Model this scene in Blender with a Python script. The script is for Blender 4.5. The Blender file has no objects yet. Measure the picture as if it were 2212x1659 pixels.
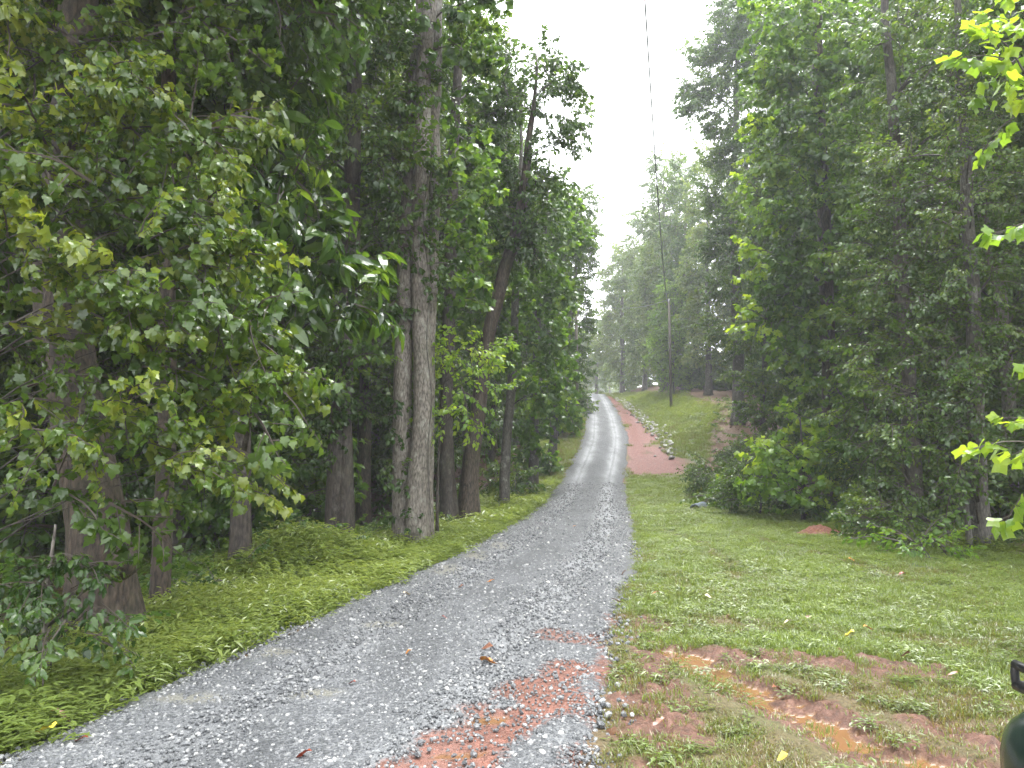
import bpy, math, random
import numpy as np
from mathutils import Vector, Matrix

rng = np.random.default_rng(11)
random.seed(11)
scn = bpy.context.scene
C = scn.collection
R = math.radians

# ------------------------------------------------------------------ camera, sky, sun, exposure
FOC = 731.2
PITCH = R(5.5)
CAMZ = 1.6
cam = bpy.data.cameras.new('camera')
cam.sensor_width = 36.0
cam.lens = 36.0 * FOC / 1024.0
cam.clip_end = 2000
cam.clip_start = 0.05
camo = bpy.data.objects.new('camera', cam)
C.objects.link(camo)
camo.location = (0, 0, CAMZ)
camo.rotation_euler = (math.pi / 2 + PITCH, 0, 0)
scn.camera = camo

SUN_EL, SUN_AZ = R(72), R(40)          # azimuth measured from +Y towards +X
w = bpy.data.worlds.new('World')
scn.world = w
w.use_nodes = True
nt = w.node_tree
nt.nodes.clear()
wo = nt.nodes.new('ShaderNodeOutputWorld')
bg = nt.nodes.new('ShaderNodeBackground')
sky = nt.nodes.new('ShaderNodeTexSky')
sky.sky_type = 'NISHITA'
sky.sun_disc = False
sky.sun_elevation = SUN_EL
sky.sun_rotation = SUN_AZ
sky.air_density = 1.0
sky.dust_density = 8.0
sky.ozone_density = 1.0
hsv = nt.nodes.new('ShaderNodeHueSaturation')
hsv.inputs['Saturation'].default_value = 0.10
hsv.inputs['Value'].default_value = 1.0
mixw = nt.nodes.new('ShaderNodeMixRGB')          # the even cloud sheet over the clear-sky gradient
mixw.inputs[0].default_value = 0.6
mixw.inputs[2].default_value = (10.6, 10.9, 11.2, 1)
nt.links.new(sky.outputs[0], hsv.inputs['Color'])
nt.links.new(hsv.outputs[0], mixw.inputs[1])
nt.links.new(mixw.outputs[0], bg.inputs['Color'])
bg.inputs['Strength'].default_value = 0.15
nt.links.new(bg.outputs[0], wo.inputs['Surface'])

sl = bpy.data.lights.new('sun', 'SUN')
sl.energy = 1.5
sl.angle = R(40)
sl.color = (1.0, 0.98, 0.95)
so = bpy.data.objects.new('sun', sl)
C.objects.link(so)
sd = Vector((math.sin(SUN_AZ) * math.cos(SUN_EL), math.cos(SUN_AZ) * math.cos(SUN_EL), math.sin(SUN_EL)))
so.rotation_euler = sd.to_track_quat('Z', 'Y').to_euler()
so.location = (0, 0, 60)

vs = scn.view_settings
vs.view_transform = 'Standard'
vs.look = 'None'
vs.gamma = 1.0
vs.exposure = 2.0
vs.use_curve_mapping = False
scn.render.engine = 'CYCLES'
cy = scn.cycles
cy.max_bounces = 5
cy.diffuse_bounces = 3
cy.glossy_bounces = 2
cy.transmission_bounces = 3
cy.transparent_max_bounces = 4
cy.volume_bounces = 1
cy.caustics_reflective = False
cy.caustics_refractive = False
cy.use_adaptive_sampling = True
cy.adaptive_threshold = 0.015
cy.use_denoising = True
cy.sample_clamp_indirect = 6.0

# ------------------------------------------------------------------ small helpers
K = 1024.0 / 2212.0
def P(u, v, d):
    """the place at depth d (metres along +Y) seen at (u, v) of the 2212 px wide photograph"""
    a = (u * K - 512) / FOC
    b = (384 - v * K) / FOC
    cy_, sy_ = math.cos(PITCH), math.sin(PITCH)
    dy = cy_ - b * sy_
    t = d / dy
    return np.array([a * t, d, CAMZ + (sy_ + b * cy_) * t])

def sstep(a, b, x):
    t = np.clip((np.asarray(x, float) - a) / (b - a), 0, 1)
    return t * t * (3 - 2 * t)

def gauss(x):
    return np.exp(-np.asarray(x, float) ** 2)

def hash2(ix, iy, seed):
    n = (ix.astype(np.int64) * 374761393 + iy.astype(np.int64) * 668265263 + seed * 1442695041) & 0xffffffff
    n = ((n ^ (n >> 13)) * 1274126177) & 0xffffffff
    n = n ^ (n >> 16)
    return (n & 0xffffff) / float(0xffffff)

def vnoise(x, y, seed=0):
    x = np.asarray(x, float); y = np.asarray(y, float)
    ix = np.floor(x); iy = np.floor(y)
    fx = x - ix; fy = y - iy
    fx = fx * fx * (3 - 2 * fx); fy = fy * fy * (3 - 2 * fy)
    a = hash2(ix, iy, seed); b = hash2(ix + 1, iy, seed)
    c = hash2(ix, iy + 1, seed); d = hash2(ix + 1, iy + 1, seed)
    return (a * (1 - fx) + b * fx) * (1 - fy) + (c * (1 - fx) + d * fx) * fy

def fbm(x, y, seed=0, o=4):
    s, a, t = 0, 1.0, 0
    x = np.asarray(x, float); y = np.asarray(y, float)
    for i in range(o):
        s = s + a * vnoise(x * 2 ** i, y * 2 ** i, seed + i * 17)
        t += a; a *= .5
    return s / t

def np_mesh(name, verts, faces, mats=(), mat_idx=None, attrs=None, smooth=False):
    """faces: (n,3) or (n,4) int array; attrs: {name: (per-vertex floats)}"""
    verts = np.ascontiguousarray(verts, dtype=np.float32)
    faces = np.ascontiguousarray(faces, dtype=np.int32)
    me = bpy.data.meshes.new(name)
    nf, k = faces.shape
    me.vertices.add(len(verts)); me.vertices.foreach_set('co', verts.ravel())
    me.loops.add(nf * k); me.loops.foreach_set('vertex_index', faces.ravel())
    me.polygons.add(nf)
    me.polygons.foreach_set('loop_start', np.arange(0, nf * k, k, dtype=np.int32))
    if mat_idx is not None:
        me.polygons.foreach_set('material_index', np.asarray(mat_idx, dtype=np.int32))
    me.polygons.foreach_set('use_smooth', np.full(nf, smooth, dtype=bool))
    for m in mats: me.materials.append(m)
    for an, av in (attrs or {}).items():
        at = me.attributes.new(an, 'FLOAT', 'POINT')
        at.data.foreach_set('value', np.ascontiguousarray(av, dtype=np.float32))
    me.update(calc_edges=True)
    return me

def tris(faces):
    f = np.asarray(faces)
    if f.shape[1] == 3: return f
    return np.concatenate([f[:, [0, 1, 2]], f[:, [0, 2, 3]]])

def obj(name, me, parent=None, loc=None, **props):
    o = bpy.data.objects.new(name, me)
    C.objects.link(o)
    if loc is not None: o.location = loc
    if parent is not None: o.parent = parent
    for k_, v_ in props.items(): o[k_] = v_
    return o

def thing(name, label, cat, loc=(0, 0, 0), group=None, rotz=0.0):
    o = bpy.data.objects.new(name, None)
    C.objects.link(o)
    o.empty_display_size = .2
    o.location = loc; o.rotation_euler = (0, 0, rotz)
    o['label'] = label; o['category'] = cat
    if group: o['group'] = group
    return o

def tag(o, label, cat, group=None):
    o['label'] = label; o['category'] = cat
    if group: o['group'] = group
    return o

def tube(path, radii, sides=10, rough=0.0, seed=0, cap=True, flare=0.0):
    """tapered tube along a path: verts, quads (caps as degenerate-free quads fans)"""
    path = np.asarray(path, float); n = len(path)
    radii = np.asarray(radii, float)
    tan = np.gradient(path, axis=0)
    tan /= np.linalg.norm(tan, axis=1)[:, None] + 1e-9
    ref = np.array([1.0, 0, 0]) if abs(tan[0][0]) < .8 else np.array([0, 1.0, 0])
    vs_ = []
    ang = np.linspace(0, 2 * np.pi, sides, endpoint=False)
    u = np.cross(tan[0], ref); u /= np.linalg.norm(u)
    r_ = np.random.default_rng(seed)
    lob = r_.uniform(-1, 1, sides)
    for i in range(n):
        u = u - tan[i] * np.dot(u, tan[i]); u /= np.linalg.norm(u)
        v = np.cross(tan[i], u)
        rr = radii[i] * (1 + rough * .55 * r_.uniform(-1, 1, sides) + rough * .8 * lob)
        if flare:
            h = np.linalg.norm(path[i] - path[0])
            rr = rr * (1 + flare * math.exp(-h / (radii[0] * 2.2)) * (1 + .7 * np.sin(ang * 4 + seed)))
        vs_.append(path[i] + rr[:, None] * (np.cos(ang)[:, None] * u + np.sin(ang)[:, None] * v))
    V = np.concatenate(vs_)
    F = []
    for i in range(n - 1):
        a = i * sides
        for j in range(sides):
            k_ = (j + 1) % sides
            F.append((a + j, a + k_, a + sides + k_, a + sides + j))
    if cap:
        for base in (0, (n - 1) * sides):
            for j in range(1, sides - 2, 2):
                q = (base, base + j, base + j + 1, base + j + 2)
                F.append(q if base else q[::-1])
    return V, np.array(F, dtype=np.int32)

def join(parts):
    V, F, off = [], [], 0
    for v, f in parts:
        V.append(v); F.append(np.asarray(f) + off); off += len(v)
    return np.concatenate(V), np.concatenate(F)

def box(c, s):
    c = np.array(c, float); s = np.array(s, float) / 2
    v = np.array([[x, y, z] for x in (-1, 1) for y in (-1, 1) for z in (-1, 1)], float) * s + c
    f = np.array([(0, 1, 3, 2), (4, 6, 7, 5), (0, 4, 5, 1), (2, 3, 7, 6), (0, 2, 6, 4), (1, 5, 7, 3)])
    return v, f

def spline(pts, n):
    """smooth polyline through points"""
    pts = np.asarray(pts, float)
    d = np.r_[0, np.cumsum(np.linalg.norm(np.diff(pts, axis=0), axis=1))]
    t = np.linspace(0, d[-1], n)
    m = np.gradient(pts, d, axis=0)
    out = []
    for x in t:
        i = min(max(np.searchsorted(d, x) - 1, 0), len(d) - 2)
        h = d[i + 1] - d[i]; s = (x - d[i]) / h
        out.append((2 * s**3 - 3 * s**2 + 1) * pts[i] + (s**3 - 2 * s**2 + s) * h * m[i] + (-2 * s**3 + 3 * s**2) * pts[i + 1] + (s**3 - s**2) * h * m[i + 1])
    return np.array(out)

# ------------------------------------------------------------------ materials
class N:
    def __init__(self, name):
        self.m = bpy.data.materials.new(name); self.m.use_nodes = True
        self.t = self.m.node_tree; self.t.nodes.clear()
        self.out = self.t.nodes.new('ShaderNodeOutputMaterial')
    def n(self, typ, **kw):
        nd = self.t.nodes.new(typ)
        for k_, v_ in kw.items(): setattr(nd, k_, v_)
        return nd
    def l(self, a, b): self.t.links.new(a, b)
    def val(self, sock, v):
        if hasattr(v, 'is_linked') or isinstance(v, bpy.types.NodeSocket): self.l(v, sock)
        else: sock.default_value = v
    def mix(self, fac, a, b, mode='MIX'):
        nd = self.n('ShaderNodeMixRGB', blend_type=mode)
        self.val(nd.inputs[0], fac)
        for i, c in ((1, a), (2, b)):
            self.val(nd.inputs[i], c if not isinstance(c, tuple) else (*c, 1)[:4])
        return nd.outputs[0]
    def math(self, op, a, b=0.0, clamp=False):
        nd = self.n('ShaderNodeMath', operation=op, use_clamp=clamp)
        self.val(nd.inputs[0], a); self.val(nd.inputs[1], b)
        return nd.outputs[0]
    def ramp(self, fac, stops, interp='LINEAR'):
        nd = self.n('ShaderNodeValToRGB')
        cr = nd.color_ramp; cr.interpolation = interp
        while len(cr.elements) < len(stops): cr.elements.new(0.5)
        for e, (p, c) in zip(cr.elements, stops):
            e.position = p; e.color = (*c, 1) if isinstance(c, tuple) else (c, c, c, 1)
        self.val(nd.inputs[0], fac)
        return nd.outputs[0]
    def noise(self, scale, detail=4, rough=.55, vec=None, out=0):
        nd = self.n('ShaderNodeTexNoise')
        nd.inputs['Scale'].default_value = scale; nd.inputs['Detail'].default_value = detail
        nd.inputs['Roughness'].default_value = rough
        if vec is not None: self.l(vec, nd.inputs['Vector'])
        return nd.outputs[out]
    def coord(self, scale=(1, 1, 1), which='Object'):
        tc = self.n('ShaderNodeTexCoord'); mp = self.n('ShaderNodeMapping')
        mp.inputs['Scale'].default_value = scale
        self.l(tc.outputs[which], mp.inputs['Vector'])
        return mp.outputs[0]
    def attr(self, name, typ='GEOMETRY'):
        a = self.n('ShaderNodeAttribute', attribute_name=name, attribute_type=typ)
        return a.outputs['Fac']
    def bsdf(self, color, rough=.6, bump=None, bstr=.3, bdist=.02, spec=.5, coat=0.0, metal=0.0):
        p = self.n('ShaderNodeBsdfPrincipled')
        self.val(p.inputs['Base Color'], color if not isinstance(color, tuple) else (*color, 1)[:4])
        self.val(p.inputs['Roughness'], rough)
        p.inputs['Specular IOR Level'].default_value = spec
        p.inputs['Metallic'].default_value = metal
        if coat:
            p.inputs['Coat Weight'].default_value = coat; p.inputs['Coat Roughness'].default_value = .08
        if bump is not None:
            b = self.n('ShaderNodeBump'); b.inputs['Strength'].default_value = bstr; b.inputs['Distance'].default_value = bdist
            self.l(bump, b.inputs['Height']); self.l(b.outputs[0], p.inputs['Normal'])
        self.p = p
        return p.outputs[0]
    def done(self, s):
        self.l(s, self.out.inputs['Surface']); return self.m

def leaf_material(name, dark, mid, bright, rough=.32, trans=.38, tcol=None, spec=.5):
    n = N(name)
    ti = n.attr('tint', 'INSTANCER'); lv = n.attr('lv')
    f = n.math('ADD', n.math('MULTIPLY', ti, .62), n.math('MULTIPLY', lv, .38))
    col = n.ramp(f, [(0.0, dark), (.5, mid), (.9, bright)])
    nz = n.noise(9, 2, vec=n.coord())
    rg = n.math('ADD', n.math('MULTIPLY', nz, .26), rough - .20, True)
    pr = n.bsdf(col, rg, spec=spec)
    tr = n.n('ShaderNodeBsdfTranslucent')
    tc = n.mix(1.0, col, tcol or (2.35, 2.15, .8), 'MULTIPLY')
    n.l(tc, tr.inputs['Color'])
    mx = n.n('ShaderNodeMixShader'); mx.inputs[0].default_value = trans
    n.l(pr, mx.inputs[1]); n.l(tr.outputs[0], mx.inputs[2])
    return n.done(mx.outputs[0])

def bark_material(name, dark, light, moss=.25, pale=.0, vs_=1.0, bdist=.03):
    n = N(name)
    co = n.coord((1, 1, .30))
    a = n.noise(26 * vs_, 6, .7, co)
    vo = n.n('ShaderNodeTexVoronoi', feature='DISTANCE_TO_EDGE'); vo.inputs['Scale'].default_value = 19 * vs_
    n.l(co, vo.inputs['Vector'])
    crack = n.ramp(vo.outputs[0], [(0.0, 0.0), (.28, 1.0)])
    h = n.math('ADD', n.math('MULTIPLY', a, .86), n.math('MULTIPLY', crack, .14))
    col = n.ramp(h, [(.36, dark), (.70, light)])
    big = n.noise(1.6, 4, .6, n.coord())
    col = n.mix(n.ramp(big, [(.5, 0.0), (.72, moss)]), col, (.045, .06, .02))
    sp = n.noise(5.5, 5, .7, n.coord((1, 1, .7)))
    col = n.mix(n.ramp(sp, [(.55, 0.0), (.64, pale)]), col, (.30, .30, .26))
    return n.done(n.bsdf(col, .6, h, .9, bdist, spec=.35))

M = {}
M['maple'] = leaf_material('maple_leaf', (.026, .055, .012), (.07, .125, .022), (.19, .235, .04), .24, .40, spec=.6)
M['oak'] = leaf_material('oak_leaf', (.022, .050, .013), (.058, .115, .026), (.12, .18, .04), .26, .42, spec=.55)
M['poplar'] = leaf_material('poplar_leaf', (.028, .065, .015), (.072, .145, .028), (.16, .25, .045), .28, .48, spec=.5)
M['hickory'] = leaf_material('long_leaf', (.014, .036, .009), (.045, .095, .016), (.13, .21, .03), .22, .42, spec=.7)
M['holly'] = leaf_material('holly_leaf', (.014, .036, .009), (.045, .09, .02), (.10, .155, .035), .22, .36, spec=.45)
M['small'] = leaf_material('small_oak_leaf', (.024, .052, .014), (.062, .118, .028), (.125, .18, .045), .22, .42, spec=.6)
M['far'] = leaf_material('far_leaf', (.034, .068, .024), (.082, .135, .042), (.16, .21, .065), .34, .44, spec=.5)
M['bright'] = leaf_material('bright_poplar_leaf', (.06, .13, .024), (.13, .23, .036), (.23, .32, .05), .3, .5, spec=.5)
M['fern'] = leaf_material('fern_leaf', (.05, .09, .016), (.10, .165, .025), (.16, .22, .04), .45, .4)
M['grass'] = leaf_material('grass_blade', (.14, .10, .05), (.115, .165, .040), (.20, .26, .07), .32, .38, (2.1, 2.0, 1.0))
M['weed'] = leaf_material('weed_leaf', (.09, .11, .036), (.13, .18, .045), (.22, .27, .075), .28, .38, (2.1, 2.0, 1.0))
M['autumn'] = leaf_material('dry_leaf', (.14, .035, .015), (.30, .11, .025), (.55, .33, .05), .35, .2, (1.2, 1.1, .8))
M['litter'] = leaf_material('litter_leaf', (.07, .035, .02), (.13, .065, .035), (.22, .12, .06), .45, .15, (1, 1, .9))

n = N('twig_bark'); M['twig'] = n.done(n.bsdf((.05, .038, .028), .7))
M['bark_oak'] = bark_material('oak_bark', (.015, .011, .008), (.10, .074, .053), .35)
M['bark_grey'] = bark_material('poplar_bark', (.06, .05, .04), (.28, .25, .215), .25, .6, 1.2, .02)
M['bark_dark'] = bark_material('dark_bark', (.016, .012, .010), (.075, .06, .048), .4, .15)
M['bark_pale'] = bark_material('pale_bark', (.035, .03, .025), (.13, .118, .10), .2, .5, 1.2, .015)

# ------------------------------------------------------------------ terrain functions
_yk = [-60, 0, 3.8, 7.6, 11.5, 16, 20.5, 24, 28, 33, 37, 44, 56, 65, 78, 92, 105, 130, 160, 320]
_xk = [-9, -1.75, -1.17, -.43, .50, 1.25, 1.92, 2.4, 2.95, 3.75, 4.5, 5.6, 7.0, 7.9, 9.2, 10.4, 10.5, 8, 2, -30]
_zy = [-60, 20, 24, 28, 33, 37, 44, 56, 65, 78, 92, 99, 115, 160, 320]
_zz = [0, 0, .05, .2, .76, 1.5, 2.65, 4.4, 5.7, 7.4, 9.2, 9.75, 9.6, 8.0, 6.0]
_ty = np.linspace(-60, 320, 3801)
_ker = np.exp(-(np.arange(-60, 61) / 18.0) ** 2); _ker /= _ker.sum()
def _sm(a): return np.convolve(np.pad(a, 60, mode='edge'), _ker, 'valid')
_tx = _sm(np.interp(_ty, _yk, _xk)); _tz = _sm(np.interp(_ty, _zy, _zz))
def xc(y): return np.interp(y, _ty, _tx)
def zr(y): return np.interp(y, _ty, _tz)
def hw(y): return np.interp(y, [-5, 3.8, 7.6, 14], [1.55, 1.52, 1.42, 1.33])

def gh(x, y):
    """ground height"""
    x = np.asarray(x, float); y = np.asarray(y, float)
    s = x - xc(y); z = zr(y).copy()
    h = hw(y)
    tl = np.maximum(-s - h, 0); tr = np.maximum(s - h, 0)
    # left: verge falls away to the wood
    z -= .05 * np.minimum(tl, 1.7) + .45 * sstep(1.6, 5.0, tl) - .035 * np.maximum(tl - 9, 0)
    z -= .5 * gauss((y - 24) / 4) * sstep(1.5, 5, tl) * (1 - sstep(9, 16, tl))
    z += .5 * gauss((x + 3.25) / 1.0) * gauss((y - 11.0) / .9)
    # right: lawn, then ditch and bank up the hill
    bank = sstep(29, 46, y)
    z -= .14 * gauss((tr - .9) / .6) * bank
    top = np.interp(y, [30, 40, 55, 75, 110], [1.9, 1.9, 1.6, 1.5, .9])
    z += bank * top * sstep(1.6, 6.5, tr)
    z += .03 * np.maximum(tr - 10, 0) * sstep(25, 45, y)
    z -= .32 * gauss((y - 23.8) / 2.0) * sstep(1.2, 3.4, tr) * (1 - sstep(12, 20, tr))
    z -= .25 * sstep(8.5, 13, x) * (1 - sstep(20, 30, y))
    # roughness
    off = np.maximum(tl, tr)
    z += sstep(.1, 1.0, off) * (.07 * (fbm(x * .55, y * .55, 3) - .5) + .03 * (fbm(x * 3, y * 3, 5, 3) - .5))
    z += sstep(3, 12, off) * .5 * (fbm(x * .11, y * .11, 9, 3) - .5)
    return z

def seg_d(x, y, pts):
    """distance to a polyline"""
    d = np.full(np.shape(x), 1e9)
    for (x0, y0), (x1, y1) in zip(pts[:-1], pts[1:]):
        dx, dy = x1 - x0, y1 - y0
        t = np.clip(((x - x0) * dx + (y - y0) * dy) / (dx * dx + dy * dy), 0, 1)
        d = np.minimum(d, np.hypot(x - x0 - t * dx, y - y0 - t * dy))
    return d

RUT = [(1.35, 6.15), (1.62, 5.25), (1.86, 4.55), (2.15, 3.9), (2.55, 3.1), (3.0, 2.2)]
RUT2 = [(1.75, 6.15), (2.1, 5.95), (2.6, 5.75), (3.1, 5.5)]
RUT3 = [(2.45, 4.5), (2.75, 4.05), (3.1, 3.5)]
ROADMUD = [(-.75, 3.2), (-.42, 3.85), (-.05, 4.45), (.22, 5.05), (.42, 5.6)]

def mud_mask(x, y):
    """bare wet red clay on the right of the road, 0..1"""
    nz = fbm(x * 2.2, y * 2.2, 21) - .5
    m = 1 - sstep(.16, .42, seg_d(x, y, RUT) + nz * .35)
    m = np.maximum(m, .9 * (1 - sstep(.10, .34, seg_d(x, y, RUT2) + nz * .45)))
    m = np.maximum(m, .8 * (1 - sstep(.08, .28, seg_d(x, y, RUT3) + nz * .4)))
    m = np.maximum(m, .85 * (1 - sstep(.0, .45, seg_d(x, y, [(.62, 2.4), (.85, 4.2), (1.08, 6.0), (1.25, 7.3)]) + nz * .7)))
    return np.clip(m, 0, 1)

def brown_mask(x, y):
    """trampled brown grass, 0..1"""
    nz = fbm(x * 1.1, y * 1.1, 31) - .5
    b = 1 - sstep(5.6, 7.6, y + nz * 3.2 + .25 * np.maximum(x - 3.5, 0))
    t = seg_d(x, y, [(1.4, 7.2), (2.6, 6.9), (4.2, 6.2)])
    b = np.maximum(b * np.clip(.8 + 1.3 * nz, 0, 1), .9 * (1 - sstep(.1, .5, t + nz * .6)))
    # old tyre lines further up the lawn
    for ln in ([(2.9, 9.6), (3.25, 11.5), (3.35, 13.5), (3.2, 15.5)], [(4.9, 9.4), (5.0, 11.2), (4.8, 13.0), (4.5, 15.5)]):
        b = np.maximum(b, .75 * (1 - sstep(.05, .22, seg_d(x, y, ln) + nz * .25)))
    return np.clip(b, 0, 1)

CEN = ([34, 37, 42, 48, 56, 73, 82, 90], [2.4, 2.1, 2.1, 1.8, 1.45, 1.2, 1.0, .6])
def zones(x, y):
    """lawn, red dirt, leaf litter, puddle weights of the ground"""
    s = x - xc(y); h = hw(y)
    tl = -s - h; tr = s - h
    nz = fbm(x * .8, y * .8, 41) - .5
    lawnL = sstep(-.15, .1, tl) * (1 - sstep(1.5, 2.3, tl + nz * 1.4))
    mound = gauss(np.hypot((x + 3.2) / 1.3, (y - 11.0) / 1.2)) > .35
    lawnL = np.maximum(lawnL, mound * 1.0)
    edge = np.interp(y, [0, 8, 12, 15, 19, 24, 29, 34, 45, 60, 80, 120], [9.0, 9.0, 8.2, 8.0, 7.2, 7.0, 7.2, 9, 12.5, 14.5, 14.5, 14])
    lawnR = sstep(-.15, .1, tr) * (1 - sstep(-.5, .5, x - edge + nz * 1.6))
    lawn = np.maximum(lawnL, lawnR)
    # hillside: red ditch strip
    red = sstep(31, 35, y + nz * 3) * (1 - sstep(84, 92, y)) * sstep(-.1, .15, tr) * (1 - sstep(-.35, .15, tr + nz * .5 - np.interp(y, *CEN))) * (.45 + .75 * sstep(.32, .52, fbm(x * 1.7, y * 1.1, 151)))
    low = gauss((y - 34.5) / 2.8) * sstep(0, .3, tr) * (1 - sstep(2.0, 4.2, tr + nz * 2))
    red = np.maximum(red, .8 * low)
    redL = .45 * sstep(26, 30, y) * gauss((tl - .9) / .8)
    litter = 1 - lawn
    # leaf litter patch high on the right bank
    lit2 = sstep(.35, .7, gauss((x - 15.0 + nz * 3) / 3.2) * gauss((y - 50) / 14)) * sstep(3.8, 5.2, tr)
    litter = np.maximum(litter, lit2)
    return lawn, np.clip(red, 0, 1), np.clip(litter, 0, 1), redL * lawn

print('helpers ok')

# ------------------------------------------------------------------ ground sheet
def axis(lo, hi, flo, fhi, fine, grow):
    a = list(np.arange(flo, fhi, fine))
    st, x = fine, flo
    L = []
    while x > lo:
        st = min(st * grow, 14); x -= st; L.append(x)
    st, x = fine, a[-1]
    H = []
    while x < hi:
        st = min(st * grow, 14); x += st; H.append(x)
    return np.array(L[::-1] + a + H)

def grid_faces(nx, ny):
    i = np.arange(nx - 1)[None, :] + np.arange(ny - 1)[:, None] * nx
    i = i.ravel()
    return np.stack([i, i + 1, i + nx + 1, i + nx], 1)

gx = axis(-300, 300, .2, 3.6, .03, 1.03)
gy = axis(-60, 320, 2.6, 7.0, .03, 1.025)
X, Y = np.meshgrid(gx, gy)
Z = gh(X, Y)
S_ = X - xc(Y); Hh = hw(Y)
Z = Z - .09 * (1 - sstep(-.30, -.06, np.abs(S_) - Hh))        # bed for the gravel
mud = mud_mask(X, Y) * (S_ > Hh - .1) * (Y < 9)
brown = brown_mask(X, Y) * (S_ > Hh - .2) * (Y < 17)
# ruts are pressed in, treads chop the bottom, water stands in the hollows
rd = seg_d(X, Y, RUT)
chop = (fbm(X * 8 + Y * 2, Y * 8 - X * 2, 51, 4) - .5)
tread = np.sin((X * .55 + Y * 1.0) * 52) * .5 + .5
rel = mud * (.10 * chop + .07 * (fbm(X * 19, Y * 19, 53, 3) - .5)) + brown * .05 * (fbm(X * 6, Y * 6, 57, 3) - .5) - .055 * gauss(rd / .22) * (Y < 6.3) + .03 * gauss((rd - .36) / .12) * (Y < 6.3)
rel = rel * (Y > 1.5)
Zs = Z + rel
lev = gh(X, Y) - .038 + .012 * (fbm(X * .9, Y * .9, 61, 2) - .5)
pud = (Zs < lev) & (rd < .40) & (mud > .45)
lev2 = gh(X, Y) - .010
pud2 = (Zs < lev2 - .006) & (seg_d(X, Y, RUT3) < .22) & (mud > .5)
Zs = np.where(pud, lev, Zs)
lawn, red, litter, redL = zones(X, Y)
red = np.maximum(red, redL)
attrs = dict(near=(1 - sstep(18, 26, Y)).ravel(), lawn=lawn.ravel(), red=np.maximum(red, mud).ravel(), litter=litter.ravel(), brown=brown.ravel(), puddle=(pud * 1.0 + pud2 * .55).clip(0, 1).ravel())

n = N('ground_soil')
co = n.coord()
fine = n.noise(38, 6, .7, co); mid = n.noise(7, 5, .6, co)
soil = n.ramp(mid, [(.3, (.085, .05, .03)), (.7, (.17, .105, .06))])
turf = n.ramp(fine, [(.3, (.035, .05, .012)), (.55, (.065, .095, .022)), (.8, (.11, .13, .04))])
turf = n.mix(n.ramp(n.noise(1.7, 4, .6, co), [(.45, 0.0), (.75, .35)]), turf, (.12, .085, .045))
clay = n.ramp(n.noise(18, 6, .7, co), [(.3, (.055, .020, .012)), (.55, (.145, .050, .028)), (.8, (.25, .105, .068))])
clay = n.mix(n.ramp(n.noise(2.3, 4, .6, co), [(.4, 0.0), (.7, .5)]), clay, (.085, .045, .03))
vl = n.n('ShaderNodeTexVoronoi'); vl.inputs['Scale'].default_value = 17; n.l(co, vl.inputs['Vector'])
mudc = n.ramp(n.noise(16, 6, .72, co), [(.3, (.045, .022, .014)), (.52, (.11, .052, .034)), (.75, (.21, .115, .085))])
hillc = n.ramp(n.noise(9, 6, .72, co), [(.3, (.05, .012, .008)), (.55, (.13, .032, .02)), (.8, (.22, .075, .05))])
clay = n.mix(n.attr('near'), hillc, mudc)
lit = n.mix(.55, n.ramp(vl.outputs['Color'], [(.2, (.05, .03, .02)), (.6, (.12, .065, .04)), (.9, (.20, .12, .075))]), soil)
brn = n.ramp(fine, [(.3, (.055, .032, .02)), (.55, (.12, .075, .042)), (.8, (.19, .125, .07))])
c = n.mix(n.attr('lawn'), soil, turf)
c = n.mix(n.attr('litter'), c, lit)
c = n.mix(n.math('MULTIPLY', n.attr('brown'), .85), c, brn)
rf = n.math('ADD', n.attr('red'), n.math('MULTIPLY', n.math('SUBTRACT', fine, .5), .9))
c = n.mix(n.ramp(rf, [(.3, 0.0), (.6, 1.0)]), c, clay)
pu = n.attr('puddle')
c = n.mix(pu, c, (.16, .085, .04))
rgh = n.mix(n.ramp(n.attr('red'), [(.3, 0.0), (.7, 1.0)]), (.75, .75, .75), n.ramp(n.noise(30, 4, .6, co), [(.35, .32), (.7, .75)]))
rgh = n.mix(pu, rgh, (.07, .07, .07))
hb = n.math('MULTIPLY', n.math('ADD', fine, n.math('MULTIPLY', vl.outputs['Distance'], n.attr('litter'))), n.math('SUBTRACT', 1.0, pu))
M['ground'] = n.done(n.bsdf(c, rgh, hb, .8, .03, spec=.35))
gme = np_mesh('ground', np.stack([X.ravel(), Y.ravel(), Zs.ravel()], 1), grid_faces(len(gx), len(gy)), [M['ground']], attrs=attrs, smooth=True)
ground = obj('ground', gme, kind='structure')

# ------------------------------------------------------------------ gravel road sheet
ry = axis(-40, 240, 2.0, 13.0, .06, 1.02)
rs = np.linspace(-1, 1, 61)
SS, YY = np.meshgrid(rs, ry)
wob = np.where(SS < 0, fbm(YY * .9, YY * 0 + 3, 71), fbm(YY * .9, YY * 0 + 8, 73)) - .5
wob += .6 * (np.where(SS < 0, fbm(YY * 5, YY * 0 + 3, 75), fbm(YY * 5, YY * 0 + 8, 77)) - .5)
LAT = SS * (hw(YY) + .10 + wob * .36)
XX = xc(YY) + LAT
cl = 1 - np.abs(SS)
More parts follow.
